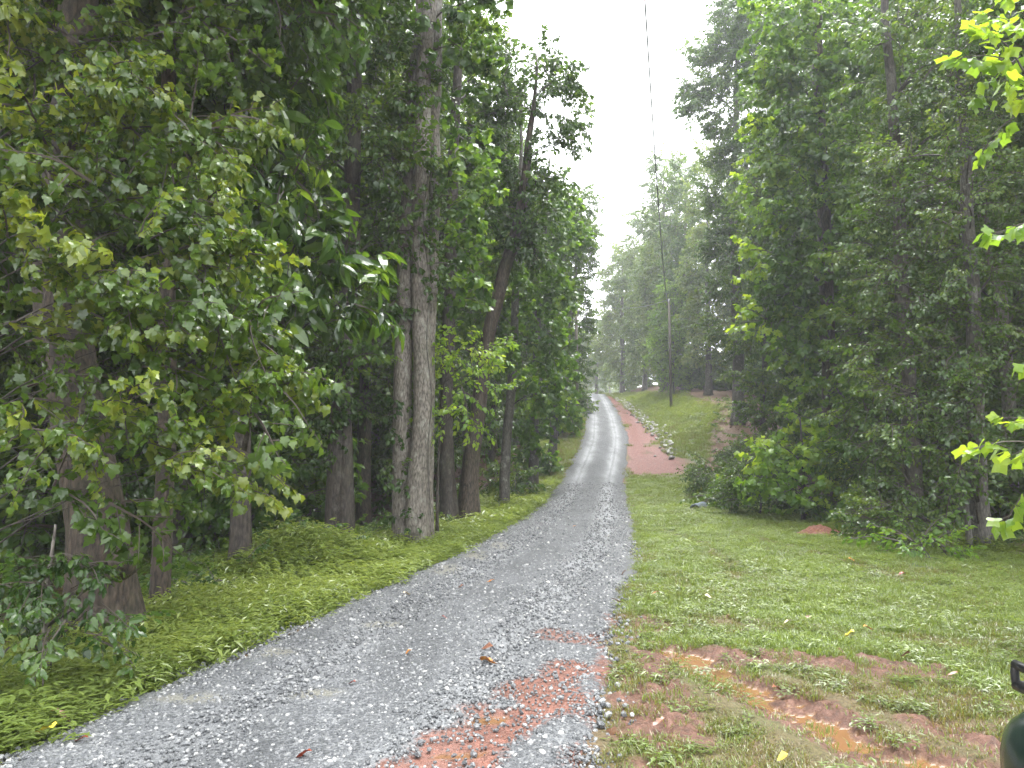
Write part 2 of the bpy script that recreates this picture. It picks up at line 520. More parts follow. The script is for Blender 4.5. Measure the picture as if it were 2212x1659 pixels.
# wheel tracks, pressed a little into the gravel
trackw = lambda c_: gauss((LAT - c_) / .27)
near_mix = 1 - sstep(18, 26, YY)
tk = np.maximum(trackw(-.66), trackw(.66))
tk = tk * (1 - .55 * gauss((np.abs(LAT) - .66) / .05) * sstep(24, 32, YY))
tkn = np.clip(.55 * tk + .35 * (fbm(XX * .8, YY * .4, 81) - .3) + .6 * trackw(.75) * sstep(5, 10, YY) - .5 * trackw(.05) * sstep(7, 12, YY), 0, 1)
track = near_mix * tkn + (1 - near_mix) * np.clip(tk * 1.15, 0, 1)
rmz = fbm(XX * 2.3, YY * 2.3, 91) - .5
rmud = 1 - sstep(.10, .38, seg_d(XX, YY, ROADMUD) + rmz * .55)
rmud = np.maximum(rmud, .7 * (1 - sstep(.02, .22, seg_d(XX, YY, [(.3, 6.75), (.62, 6.35), (.95, 5.95)]) + rmz * .4)))
rmud = np.maximum(rmud, .9 * (1 - sstep(-.05, .25, np.maximum(.0, hw(YY) - LAT) + rmz * .5)) * (YY < 7.5))
puds = [(-.13, 4.55, .13, .07), (-.28, 4.05, .16, .05), (-.5, 3.8, .10, .06)]
rpud = np.zeros_like(XX)
for px, py, ra, rb in puds:
    rpud = np.maximum(rpud, 1.0 * (np.hypot((XX - px) / ra, (YY - py) / rb) + rmz * .5 < 1))
gp = np.zeros_like(XX)
for px, py, ra, rb in [(-.9, 10.2, .26, .5), (-.55, 11.6, .22, .6), (-1.9, 6.0, .28, .18), (-2.1, 4.9, .3, .12), (-1.2, 7.0, .2, .14), (-1.3, 5.0, .2, .1), (-.2, 12.9, .2, .6)]:
    gp = np.maximum(gp, 1 - sstep(.5, 1.1, np.hypot((XX - px) / ra, (YY - py) / rb) + rmz * .8))
ZZ = gh(XX, YY) + .035 * sstep(0, .12, cl) - .05 * (1 - sstep(0, .06, cl)) - .022 * track + .012 * (fbm(XX * 7, YY * 7, 95, 3) - .5) - .012 * rmud
ZZ = np.where(rpud > .5, np.minimum(ZZ, gh(XX, YY) + .006), ZZ)
n = N('gravel')
co = n.coord()
v1 = n.n('ShaderNodeTexVoronoi'); v1.inputs['Scale'].default_value = 46; n.l(co, v1.inputs['Vector'])
v2 = n.n('ShaderNodeTexVoronoi'); v2.inputs['Scale'].default_value = 110; n.l(co, v2.inputs['Vector'])
g1 = n.ramp(v1.outputs['Color'], [(.1, (.025, .028, .032)), (.5, (.075, .08, .088)), (.85, (.17, .175, .18)), (.97, (.32, .32, .315))])
g2 = n.ramp(v2.outputs['Color'], [(.1, (.05, .053, .058)), (.5, (.13, .136, .145)), (.9, (.28, .28, .28))])
tr_ = n.attr('track')
loose = n.mix(.35, g1, g2)
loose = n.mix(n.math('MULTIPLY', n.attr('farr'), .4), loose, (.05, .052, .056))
packed = n.mix(.6, g2, (.29, .30, .31))
c = n.mix(tr_, loose, packed)
c = n.mix(n.ramp(n.noise(1.0, 5, .65, n.coord((1.6, .45, 1))), [(.42, .0), (.62, .55)]), c, (.045, .047, .05))
c = n.mix(n.math('MULTIPLY', n.attr('silt'), .4), c, (.25, .235, .17))
mf = n.math('ADD', n.attr('mud'), n.math('MULTIPLY', n.math('SUBTRACT', n.noise(26, 5, .7, co), .5), 1.3))
c = n.mix(n.ramp(mf, [(.35, 0.0), (.75, .8)]), c, n.ramp(n.noise(20, 4, .6, co), [(.3, (.10, .036, .02)), (.7, (.25, .10, .066))]))
c = n.mix(n.attr('puddle'), c, (.15, .08, .04))
rgh = n.mix(tr_, n.ramp(v1.outputs['Color'], [(.1, .4), (.9, .7)]), (.5, .5, .5))
rgh = n.mix(n.attr('puddle'), rgh, (.06, .06, .06))
hb = n.math('ADD', n.math('MULTIPLY', n.math('SUBTRACT', 1.0, v1.outputs['Distance']), n.math('SUBTRACT', 1.0, n.math('MULTIPLY', tr_, .8))), n.math('MULTIPLY', v2.outputs['Distance'], -.4))
hb = n.math('MULTIPLY', hb, n.math('SUBTRACT', 1.0, n.attr('puddle')))
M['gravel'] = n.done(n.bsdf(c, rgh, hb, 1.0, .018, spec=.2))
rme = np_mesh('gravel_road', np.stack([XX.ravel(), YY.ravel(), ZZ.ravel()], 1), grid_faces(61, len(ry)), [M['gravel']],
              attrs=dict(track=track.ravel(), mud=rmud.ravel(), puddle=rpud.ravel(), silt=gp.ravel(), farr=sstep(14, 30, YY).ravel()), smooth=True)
road = obj('gravel_road', rme, kind='structure')

# ------------------------------------------------------------------ scatter by geometry nodes (leaves, grass, gravel)
def scatter_group(name, protos):
    ng = bpy.data.node_groups.new(name, 'GeometryNodeTree')
    ng.interface.new_socket('Geometry', in_out='INPUT', socket_type='NodeSocketGeometry')
    ng.interface.new_socket('Geometry', in_out='OUTPUT', socket_type='NodeSocketGeometry')
    gi = ng.nodes.new('NodeGroupInput'); go = ng.nodes.new('NodeGroupOutput')
    jn = ng.nodes.new('GeometryNodeJoinGeometry')
    for p in reversed(protos):
        oi = ng.nodes.new('GeometryNodeObjectInfo')
        oi.inputs['Object'].default_value = p
        g2 = ng.nodes.new('GeometryNodeGeometryToInstance')
        ng.links.new(oi.outputs['Geometry'], g2.inputs[0]); ng.links.new(g2.outputs[0], jn.inputs[0])
    ip = ng.nodes.new('GeometryNodeInstanceOnPoints')
    ip.inputs['Pick Instance'].default_value = True
    def named(nm, dt):
        a = ng.nodes.new('GeometryNodeInputNamedAttribute'); a.data_type = dt
        a.inputs['Name'].default_value = nm
        return a.outputs['Attribute']
    e2r = ng.nodes.new('FunctionNodeEulerToRotation')
    ng.links.new(named('rot', 'FLOAT_VECTOR'), e2r.inputs[0])
    ng.links.new(gi.outputs[0], ip.inputs['Points'])
    ng.links.new(jn.outputs[0], ip.inputs['Instance'])
    ng.links.new(named('pick', 'INT'), ip.inputs['Instance Index'])
    ng.links.new(e2r.outputs[0], ip.inputs['Rotation'])
    ng.links.new(named('scl', 'FLOAT_VECTOR'), ip.inputs['Scale'])
    ng.links.new(ip.outputs[0], go.inputs[0])
    return ng

def points_mesh(name, pts, rot, scl, tint, pick):
    me = bpy.data.meshes.new(name)
    n_ = len(pts)
    me.vertices.add(n_); me.vertices.foreach_set('co', np.ascontiguousarray(pts, dtype=np.float32).ravel())
    a = me.attributes.new('rot', 'FLOAT_VECTOR', 'POINT'); a.data.foreach_set('vector', np.ascontiguousarray(rot, dtype=np.float32).ravel())
    scl = np.asarray(scl, float)
    if scl.ndim == 1: scl = np.repeat(scl[:, None], 3, 1)
    a = me.attributes.new('scl', 'FLOAT_VECTOR', 'POINT'); a.data.foreach_set('vector', np.ascontiguousarray(scl, dtype=np.float32).ravel())
    a = me.attributes.new('tint', 'FLOAT', 'POINT'); a.data.foreach_set('value', np.ascontiguousarray(tint, dtype=np.float32))
    a = me.attributes.new('pick', 'INT', 'POINT'); a.data.foreach_set('value', np.ascontiguousarray(pick, dtype=np.int32))
    me.update()
    return me

def scatter(name, ng, pts, rot, scl, tint, pick, parent=None, loc=None, **props):
    o = obj(name, points_mesh(name, pts, rot, scl, tint, pick), parent, loc, **props)
    md = o.modifiers.new('scatter', 'NODES'); md.node_group = ng
    return o

# ------------------------------------------------------------------ leaf shapes and sprays
OUT = {
    'maple': [(0, .06), (-.05, .28), (.08, .40), (.24, .33), (.38, .48), (.56, .42), (.60, .25), (.76, .22), (.84, .10), (1, 0)],
    'tulip': [(0, .05), (.02, .36), (.22, .46), (.42, .30), (.62, .34), (.92, .36), (.86, .14), (.84, 0)],
    'ovate': [(0, 0), (.30, .30), (.66, .22), (1, 0)],
    'oak': [(0, .02), (.2, .18), (.32, .12), (.5, .30), (.62, .17), (.8, .22), (1, 0)],
    'long': [(0, 0), (.22, .13), (.5, .19), (.78, .13), (1, 0)],
    'holly': [(0, 0), (.18, .24), (.30, .17), (.48, .28), (.62, .18), (.78, .20), (1, 0)],
}
def leaf_template(kind, fold=.35, curl=.25):
    o = OUT[kind]; nn = len(o)
    mx = np.linspace(0, o[-1][0], nn)
    V, F = [], []
    for sgn in (1, -1):
        b = len(V)
        for (x, y), m in zip(o, mx):
            V.append((m, 0, -curl * m * m))
            V.append((x, sgn * y, fold * y * .6 - curl * x * x - .25 * y * y))
        for i in range(nn - 1):
            a = b + 2 * i
            q = [(a, a + 2, a + 1), (a + 1, a + 2, a + 3)]
            if i == nn - 2: q = [(a, a + 2, a + 1)]
            F += q if sgn > 0 else [t[::-1] for t in q]
    return np.array(V), np.array(F)

def euler_mats(rx, ry, rz):
    cx, sx, cy_, sy, cz, sz = np.cos(rx), np.sin(rx), np.cos(ry), np.sin(ry), np.cos(rz), np.sin(rz)
    m = np.empty((len(rx), 3, 3))
    m[:, 0, 0] = cz * cy_; m[:, 0, 1] = cz * sy * sx - sz * cx; m[:, 0, 2] = cz * sy * cx + sz * sx
    m[:, 1, 0] = sz * cy_; m[:, 1, 1] = sz * sy * sx + cz * cx; m[:, 1, 2] = sz * sy * cx - cz * sx
    m[:, 2, 0] = -sy; m[:, 2, 1] = cy_ * sx; m[:, 2, 2] = cy_ * cx
    return m

def place_leaves(tmpl, pos, rx, ry, rz, size):
    V, F = tmpl
    m = euler_mats(rx, ry, rz) * size[:, None, None]
    vv = np.einsum('nij,kj->nki', m, V) + pos[:, None, :]
    nf = F[None] + (np.arange(len(pos)) * len(V))[:, None, None]
    return vv.reshape(-1, 3), nf.reshape(-1, 3)

def make_spray(name, kind, mat, n_leaf, L, size, seed, droop=.5, flat=.9, fold=.35, curl=.25, width=1.0):
    """a leafy twig along +X, leaves on short side twigs"""
    r_ = np.random.default_rng(seed)
    parts_v, parts_f, idx, lv = [], [], [], []
    ns = max(3, int(n_leaf / 7))
    main = spline([(0, 0, 0), (L * .5, r_.uniform(-.06, .06) * L, .03 * L), (L, 0, -.12 * L)], 6)
    tw = [tube(main, np.linspace(.012, .003, 6) * L / .6, 3, cap=False)]
    pos, az = [], []
    per = n_leaf // ns + 1
    for i in range(ns):
        f = (i + .6) / ns
        b = main[0] + (main[-1] - main[0]) * f
        a = (1 if i % 2 else -1) * r_.uniform(.5, 1.1) * (1 if i < ns - 1 else .1)
        ln = L * width * r_.uniform(.35, .6) * (1.15 - f * .6)
        dirv = np.array([math.cos(a), math.sin(a), r_.uniform(-.35, .25)])
        e = b + dirv * ln
        tw.append(tube(np.array([b, (b + e) / 2 + [0, 0, .02 * L], e]), np.array([.006, .004, .002]) * L / .6, 3, cap=False))
        for j in range(per):
            g = (j + r_.uniform(.2, .9)) / per
            pos.append(b + (e - b) * g + r_.normal(0, .02 * L, 3) * [1, 1, 1 + flat])
            az.append(a + (1 if j % 2 else -1) * r_.uniform(.3, 1.2))
    pos = np.array(pos); nL = len(pos)
    rz = np.array(az); ry = r_.uniform(.0, droop * 1.7, nL) + .1; rx = r_.normal(0, .45, nL)
    sz = size * r_.uniform(.65, 1.15, nL)
    tm = leaf_template(kind, fold, curl)
    v, f = place_leaves(tm, pos, rx, ry, rz, sz)
    tv, tf = join(tw)
    tf = tris(tf)
    V = np.concatenate([v, tv]); F = np.concatenate([f, tf + len(v)])
    lvv = np.concatenate([np.repeat(r_.uniform(0, 1, nL), len(tm[0])), np.zeros(len(tv))])
    me = np_mesh(name, V, F, [M[mat], M['twig']], np.r_[np.zeros(len(f)), np.ones(len(tf))], dict(lv=lvv), smooth=False)
    return bpy.data.objects.new(name, me)          # only ever drawn through a crown

SP = {}
def spray_set(key, kind, mat, n_leaf, L, size, k=4, **kw):
    SP[key] = (scatter_group(key + '_scatter', [make_spray(f'{key}_spray', kind, mat, n_leaf, L, size, 100 * len(SP) + i, **kw) for i in range(k)]), k)
spray_set('maple', 'maple', 'maple', 42, .52, .080, droop=.7, curl=.5)
spray_set('long', 'long', 'hickory', 16, .60, .26, droop=.62, curl=.35)
spray_set('holly', 'holly', 'holly', 30, .36, .065, droop=.4)
spray_set('oak', 'oak', 'oak', 36, .58, .125, droop=.6)
spray_set('poplar', 'tulip', 'poplar', 28, .60, .15, droop=.75)
spray_set('bright', 'tulip', 'bright', 20, .60, .15, droop=.55)
spray_set('small', 'ovate', 'small', 50, .52, .078, droop=.5)
spray_set('beech', 'ovate', 'bright', 34, .60, .10, droop=.35)
spray_set('green', 'ovate', 'oak', 42, .58, .12, droop=.65)
spray_set('far', 'ovate', 'far', 38, .70, .165, droop=.6)
spray_set('ivy', 'ovate', 'holly', 14, .28, .10, droop=.9)
SCALE0 = dict(maple=.55, long=.6, holly=.4, oak=.7, poplar=.7, bright=.6, small=.6, beech=.6, green=.7, far=.85, ivy=.28)
AREA = dict(maple=.11, long=.15, holly=.075, oak=.17, poplar=.24, bright=.19, small=.08, beech=.11, green=.17, far=.33, ivy=.05)

def clump_sprays(clumps, axis_pts, key, dens, scale, r_, tint0, tint_sd):
    """sprays through ellipsoid clumps; clump = (centre, (rx,ry,rz)); returns arrays in world space"""
    pts, rot, scl, tint = [], [], [], []
    ax = np.asarray(axis_pts)
    for c, rad in clumps:
        c = np.asarray(c, float); rad = np.asarray(rad, float)
        nn = max(3, int(2.2 * dens * math.pi * math.sqrt(rad[0] * rad[1]) * rad[2] / (AREA[key] * scale * scale)))
        d = r_.normal(0, 1, (nn, 3)); d /= np.linalg.norm(d, axis=1)[:, None]
        rr = r_.uniform(.15, 1.0, nn) ** .45
        p = c + d * rad * rr[:, None] * (1 + .18 * r_.normal(0, 1, nn))[:, None]
        i = np.argmin(np.abs(ax[None, :, 2] - p[:, None, 2]), 1)
        o = p - ax[i]; o[:, 2] = 0
        o = o / (np.linalg.norm(o, axis=1)[:, None] + .2) + .8 * d
        az = np.arctan2(o[:, 1], o[:, 0]) + r_.normal(0, .5, nn)
        pts.append(p)
        rot.append(np.stack([r_.normal(0, .5, nn), r_.normal(.05, .5, nn) - .3 * d[:, 2], az], 1))
        scl.append(scale * r_.uniform(.75, 1.25, nn))
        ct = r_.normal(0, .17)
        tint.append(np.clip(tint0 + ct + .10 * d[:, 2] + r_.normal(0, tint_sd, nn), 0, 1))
    return np.concatenate(pts), np.concatenate(rot), np.concatenate(scl), np.concatenate(tint)

def limb_to(axis_pts, c, r0, r_, n_=7):
    """a limb from the axis to a clump centre"""
    ax = np.asarray(axis_pts); c = np.asarray(c, float)
    hor = np.hypot(*(ax[:, :2] - c[:2]).T)
    want = c[2] - .55 * hor.min() - .2
    i = int(np.argmin(np.abs(ax[:, 2] - want)))
    a = ax[i]
    midp = a + (c - a) * .5 + np.array([*r_.normal(0, .08, 2), .10 * np.linalg.norm(c - a)])
    p = spline([a, midp, c], n_)
    return tube(p, np.linspace(r0, r0 * .18, n_), 6, .06, int(r_.integers(1e6)), cap=False)

def add_tree(name, label, path, radii, clumps, key, bark, group=None, dens=2.4, scale=1.0, tint=.45, tsd=.16, seed=0,
             extra_stems=(), limbs=True, limb_r=9.0, cat='tree', flare=.55, sides=12, extra=(), rough=.05, sink=.15):
    """path: world points from base to top. extra: [(key, clumps, dens, scale, tint, part name)]"""
    r_ = np.random.default_rng(seed + 5000)
    path = np.asarray(path, float)
    base = path[0].copy()
    base[2] = float(gh(base[0], base[1]))
    path[0, 2] = base[2] - sink
    root = thing(name, label, cat, tuple(base), group)
    stems = [(path, radii)] + [(np.asarray(p, float), r) for p, r in extra_stems]
    tv = []
    axp = None
    for i, (p, r) in enumerate(stems):
        if i: p[0, 2] = float(gh(p[0, 0], p[0, 1])) - sink
        nseg = max(8, int(np.linalg.norm(p[-1] - p[0]) * 2.6))
        sp = spline(p, nseg)
        wob = r_.normal(0, 1, (nseg, 2)); wob = np.cumsum(wob, 0); wob -= np.linspace(0, 1, nseg)[:, None] * wob[-1]
        sp[:, :2] += wob * radii[0] * .07
        rr = np.interp(np.linspace(0, 1, nseg), np.linspace(0, 1, len(r)), r)
        v, f = tube(sp, rr, sides, rough, seed + i, flare=flare)
        if i == 0: axp = sp
        me = np_mesh('trunk', v - base, f, [M[bark]], smooth=True)
        obj('trunk', me, root)
    if limbs and clumps:
        lv_ = []
        for c, rad in clumps:
            dd = np.min(np.linalg.norm(axp - np.asarray(c), axis=1))
            if dd > .35:
                lv_.append(limb_to(axp, c, min(radii[0] * .38, .014 + .014 * dd, limb_r), r_))
        if lv_:
            v, f = join(lv_)
            obj('branchwork', np_mesh('branchwork', v - base, f, [M['bark_dark']], smooth=True), root, kind='stuff')
    if clumps:
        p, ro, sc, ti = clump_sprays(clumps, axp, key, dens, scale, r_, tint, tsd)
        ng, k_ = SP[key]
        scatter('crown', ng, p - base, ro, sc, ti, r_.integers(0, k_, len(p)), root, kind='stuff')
    for ek, ecl, ed, es, et, en in extra:
        p, ro, sc, ti = clump_sprays(ecl, axp, ek, ed, es, r_, et, .15)
        ng, k_ = SP[ek]
        scatter(en, ng, p - base, ro, sc, ti, r_.integers(0, k_, len(p)), root, kind='stuff')
    return root

def img_clumps(lst, flat=.75):
    """(u, v, depth, half-width px, half-height px[, half-depth m]) in the photo -> clump centres and radii in metres"""
    out = []
    for t in lst:
        u, v, d, a, b = t[:5]
        c = P(u, v, d)
        ra = a * K / FOC * d; rb = b * K / FOC * d
        out.append((c, (ra, t[5] if len(t) > 5 else max(ra, rb) * .8, rb)))
    return out

def img_path(lst, d, top=None):
    pts = [P(u, v, d + (t[0] if t else 0)) for u, v, *t in lst]
    if top is not None:
        dirv = pts[-1] - pts[-2]; dirv /= dirv[2]
        pts.append(pts[-1] + dirv * (top - pts[-1][2]) * .55); pts.append(pts[-1] + dirv * (top - pts[-1][2]))
    return pts

def auto_clumps(path, z0, R_, n_, r_, rel=.52):
    """rounded forest crown round the upper part of a stem"""
    path = np.asarray(path, float); zt = path[-1][2]
    zb = path[0][2] + z0
    out = []
    for i in range(n_):
        f = (i + .5) / n_
        z = zb + (zt - zb) * f
        prof = max(.55, 1 - abs(f - .5) ** 2 * 1.8)
        a = i * 2.4 + r_.uniform(-.5, .5)
        off = R_ * prof * r_.uniform(.35, .75)
        ax = np.array([np.interp(z, path[:, 2], path[:, k_]) for k_ in range(2)])
        rr = R_ * prof * rel * r_.uniform(.75, 1.25)
        out.append((np.array([ax[0] + off * math.cos(a), ax[1] + off * math.sin(a), z]), (rr, rr, rr * r_.uniform(.8, 1.15))))
    out.append((np.array([*path[-1]]), (R_ * .5, R_ * .5, R_ * .4)))
    return out

# ------------------------------------------------------------------ trees of the left edge
def leaf_parts(root, spots, kind, mat, size, r_, tints):
    """single large leaves that can be picked out, as parts of their tree; spots in world space"""
    tv, tf = leaf_template(kind, .35, .3)
    mes = []
    for q in tints:
        mes.append(np_mesh('leaf', tv, tf, [M[mat]], attrs=dict(lv=np.full(len(tv), q)), smooth=False))
    b = np.array(root.location)
    for p in spots:
        o = obj('leaf', mes[int(r_.integers(len(mes)))], root, tuple(np.asarray(p) - b))
        s = size * r_.uniform(.8, 1.2)
        o.scale = (s, s, s)
        o.rotation_euler = (r_.normal(0, .5), r_.uniform(.2, 1.3), r_.uniform(-2.6, -.2) if r_.random() < .7 else r_.uniform(0, 6.28))

def front_spots(clumps, n_, r_):
    """places on the camera-facing skin of clumps"""
    out = []
    wts = np.array([c[1][0] * c[1][2] for c in clumps]); wts /= wts.sum()
    for i in r_.choice(len(clumps), n_, p=wts):
        c, rad = clumps[i]
        d = r_.normal(0, 1, 3); d[1] = -abs(d[1]) - .3; d /= np.linalg.norm(d)
        out.append(np.asarray(c) + d * np.asarray(rad) * 1.08)
    return out

rr_ = np.random.default_rng(77)

# great leaning oak with a burl, nearest the camera on the left
pth = img_path([(226, 1372), (215, 1200), (195, 1000), (150, 800), (132, 640), (140, 400), (158, 180), (168, 0)], 6.7, 11)
oak = add_tree('oak_tree', 'massive dark leaning oak trunk with flared roots and a burl, far left', pth,
               [.25, .235, .225, .205, .19, .17, .155, .13, .09, .04], auto_clumps(pth, 6.5, 3.2, 9, rr_), 'oak', 'bark_oak', seed=1, flare=.5, sides=20, rough=.055)
bv, bf = tube(spline([P(262, 1180, 6.48), P(272, 1215, 6.42), P(266, 1250, 6.46)], 7), [.04, .10, .13, .14, .12, .08, .03], 9, .22, 5)
obj('burl', np_mesh('burl', bv - np.array(oak.location), bf, [M['bark_oak']], smooth=True), oak)

# slim straight trunk beside it
pth = img_path([(348, 1305), (350, 1150), (356, 1000), (360, 800), (362, 500)], 8.0, 9)
add_tree('slim_tree', 'slim straight grey trunk standing right of the massive leaning oak', pth, [.105, .095, .09, .085, .08, .06, .03],
         img_clumps([(380, 330, 8.6, 110, 90), (300, 180, 9, 120, 90), (420, 120, 9, 120, 90)]), 'oak', 'bark_oak', seed=2, flare=.35)

# maple whose boughs hang across the left of the view
mcl = img_clumps([(40, 60, 6.0, 110, 70), (230, 95, 6.1, 120, 60), (400, 50, 6.3, 100, 60), (90, 235, 5.8, 110, 55), (280, 250, 5.9, 120, 55),
                  (420, 290, 6.1, 90, 60), (60, 400, 5.6, 100, 60), (300, 420, 5.7, 140, 60), (440, 450, 6.0, 90, 55), (40, 545, 5.4, 80, 50),
                  (300, 560, 5.6, 120, 45), (440, 590, 5.9, 90, 45), (510, 690, 5.8, 80, 45), (370, 700, 5.7, 100, 45), (270, 800, 5.7, 80, 50),
                  (420, 800, 5.8, 110, 50), (560, 800, 5.9, 50, 35), (560, 880, 5.9, 60, 28), (350, 940, 5.6, 110, 42), (480, 950, 5.8, 70, 40),
                  (100, 950, 5.3, 90, 45), (80, 1050, 5.2, 60, 35), (225, 1075, 5.4, 42, 25), (390, 1010, 5.5, 60, 30), (280, 660, 5.8, 80, 35), (30, 720, 5.6, 50, 60), (130, 330, 5.7, 70, 50), (160, 160, 5.8, 80, 50), (120, 500, 5.5, 70, 45), (190, 640, 5.6, 60, 40), (40, 850, 5.4, 50, 40), (30, 640, 5.5, 40, 40)])
pth = [(-5.1, 5.9, 0), (-5.0, 5.9, 2), (-4.85, 5.95, 4), (-4.7, 6.0, 6.2), (-4.6, 6.0, 8)]
maple = add_tree('maple_tree', 'maple with wet lobed yellow-green leaves hanging across the upper left', pth, [.13, .11, .09, .06, .02], mcl, 'maple', 'bark_grey', seed=3,
                 dens=2.6, tint=.5, tsd=.22, limb_r=.011)
leaf_parts(maple, front_spots(mcl, 300, rr_), 'maple', 'maple', .085, rr_, (.3, .6, 1.0, 1.0))

# dark tree with long drooping leaves
hcl = img_clumps([(540, 60, 9, 90, 70), (590, 200, 8.8, 80, 60), (560, 330, 8.6, 90, 60), (620, 420, 8.5, 60, 45), (520, 470, 8.6, 80, 60), (600, 560, 8.5, 80, 50),
                  (690, 610, 8.6, 70, 40), (720, 560, 8.6, 50, 35), (560, 660, 8.6, 80, 50), (650, 700, 8.7, 70, 45), (480, 200, 9.3, 80, 90), (740, 650, 8.7, 40, 35), (470, 620, 9, 60, 60)])
pth = img_path([(520, 1215), (520, 1050), (522, 800), (515, 500), (505, 250), (500, 0)], 10.6, 13)
hick = add_tree('long_leaved_tree', 'dark tree with long drooping pointed leaves behind the maple', pth, [.14, .13, .12, .11, .10, .08, .05, .02], hcl + auto_clumps(pth, 8, 2.2, 5, rr_), 'long', 'bark_dark', seed=4, dens=1.9, tint=.4, tsd=.22)
leaf_parts(hick, front_spots(hcl, 190, rr_), 'long', 'hickory', .24, rr_, (.5, .9, 1.0))

# two-stemmed ivy-clad tree
pth = img_path([(722, 1190), (728, 1000), (740, 750), (752, 450), (758, 250), (762, 60)], 13.2, 17)
st2 = img_path([(752, 1192), (746, 1050), (742, 880), (735, 760)], 13.1)
tw_cl = img_clumps([(760, 60, 13, 120, 80), (690, 190, 13.5, 80, 70), (830, 180, 13.2, 80, 80), (760, 300, 12.8, 90, 60), (850, 330, 13, 60, 60), (700, 420, 13.5, 70, 60),
                    (830, 520, 13.3, 70, 60), (680, 560, 14, 60, 50), (790, 660, 13.5, 70, 50), (830, 430, 13.6, 60, 50), (680, 790, 13.0, 90, 35), (640, 720, 13.5, 60, 30), (640, 60, 14, 100, 90), (650, 330, 14.5, 90, 90)])
ivy1 = img_clumps([(722, 880, 13.0, 26, 80, .25), (730, 760, 13.0, 24, 50, .25), (745, 560, 13.0, 18, 70, .22), (712, 960, 13.0, 14, 40, .2)])
add_tree('twin_stem_tree', 'dark double-stemmed tree wrapped in ivy left of the three tall trunks', pth, [.20, .185, .17, .15, .13, .11, .08, .03], tw_cl, 'green', 'bark_dark', seed=5,
         extra_stems=[(st2, [.15, .14, .12, .07])], extra=[('ivy', ivy1, 3.0, 1.0, .35, 'ivy')], dens=2.4, tint=.5, flare=.25)

# three tall grey trunks growing from one root
pth = img_path([(868, 1172), (868, 1040), (868, 900), (874, 650), (884, 400), (896, 180), (906, 0)], 13.5, 22)
stB = img_path([(903, 1168), (903, 1040), (907, 900), (911, 650), (914, 400), (920, 180), (927, 0)], 13.3, 22)
stC = img_path([(918, 1140), (922, 1000), (928, 850), (934, 600), (939, 350), (944, 150), (948, 0)], 13.75, 20)
tri_cl = img_clumps([(960, 40, 13.2, 60, 60), (1010, 90, 13.3, 45, 60), (1020, 0, 13.4, 40, 50), (975, 180, 13.5, 45, 50), (990, 330, 13.6, 45, 50), (1000, 420, 13.6, 35, 50),
                     (975, 480, 13.7, 40, 45), (985, 570, 13.8, 45, 50), (960, 640, 13.8, 30, 40), (830, 40, 14.4, 50, 50)]) + auto_clumps(pth, 12, 3.2, 10, rr_)
ivy2 = img_clumps([(862, 900, 13.3, 14, 70, .2), (858, 1010, 13.3, 12, 50, .2), (930, 420, 13.1, 16, 110, .2), (932, 600, 13.1, 12, 70, .2), (885, 380, 13.3, 22, 18, .2), (870, 1120, 13.3, 10, 30, .15)])
tri = add_tree('triple_trunk_tree', 'three tall pale grey trunks rising together from one root beside the road', pth, [.20, .172, .168, .16, .15, .14, .13, .09, .03], tri_cl, 'poplar', 'bark_grey', seed=6,
               extra_stems=[(stB, [.205, .175, .17, .155, .145, .135, .12, .08, .03]), (stC, [.12, .115, .11, .10, .10, .09, .08, .05, .02])],
               extra=[('ivy', ivy2, 1.6, 1.0, .5, 'ivy')], dens=1.9, tint=.5, flare=.22)
vv, vf = tube(spline([P(930, 1120, 13.05), P(925, 960, 13.05), P(932, 860, 13.0), P(922, 740, 13.05), P(928, 620, 13.05), P(915, 480, 13.1), P(924, 380, 13.05)], 40), np.full(40, .013), 5, .1, 8)
obj('vine', np_mesh('vine', vv - np.array(tri.location), vf, [M['bark_pale']], smooth=True), tri)

# light green understorey spray right of the trunks
ucl = img_clumps([(1000, 770, 14.2, 55, 26), (960, 830, 14.0, 42, 26), (1040, 755, 14.3, 32, 18), (975, 890, 14.0, 45, 24), (1045, 835, 14.4, 30, 20), (940, 760, 14.3, 28, 22)])
pth = img_path([(945, 1120), (948, 980), (955, 880), (965, 780)], 14.6)
add_tree('dogwood_tree', 'small understorey tree with pale yellow-green leaves right of the three trunks', pth, [.035, .03, .02, .01], ucl, 'beech', 'bark_dark', seed=7, dens=2.0, tint=.62, cat='small tree')

# row along the left verge going up the road
pth = img_path([(968, 1120), (966, 980), (964, 830), (966, 650), (975, 400), (985, 200)], 17.2, 17)
add_tree('verge_tree', 'straight dark trunk just left of the leaning trunk', pth, [.19, .16, .15, .14, .12, .10, .06, .03],
         img_clumps([(990, 250, 17.5, 60, 50), (1040, 330, 17.8, 50, 50), (980, 120, 18, 70, 60), (1050, 200, 18.5, 45, 50), (1010, 480, 17.5, 50, 50), (1050, 560, 17.8, 40, 40), (1010, 640, 18, 50, 40), (1060, 450, 18, 40, 50)]), 'green', 'bark_dark', seed=8, dens=2.0)
pth = img_path([(1005, 1122), (1012, 1000), (1030, 880), (1052, 740), (1086, 600), (1122, 480), (1138, 350), (1150, 200), (1158, 115)], 17.6)
lean_cl = img_clumps([(1120, 130, 17.6, 45, 32), (1165, 115, 17.6, 36, 26), (1190, 180, 17.4, 34, 30), (1222, 165, 17.4, 22, 26), (1225, 240, 17.4, 20, 36), (1205, 310, 17.4, 22, 26), (1150, 230, 17.6, 34, 34),
                     (1105, 220, 17.8, 40, 40), (1150, 310, 17.6, 26, 24), (1100, 330, 17.9, 36, 36), (1165, 390, 17.5, 32, 34), (1120, 420, 17.7, 36, 36), (1150, 460, 17.5, 34, 40), (1130, 530, 17.5, 30, 40)])
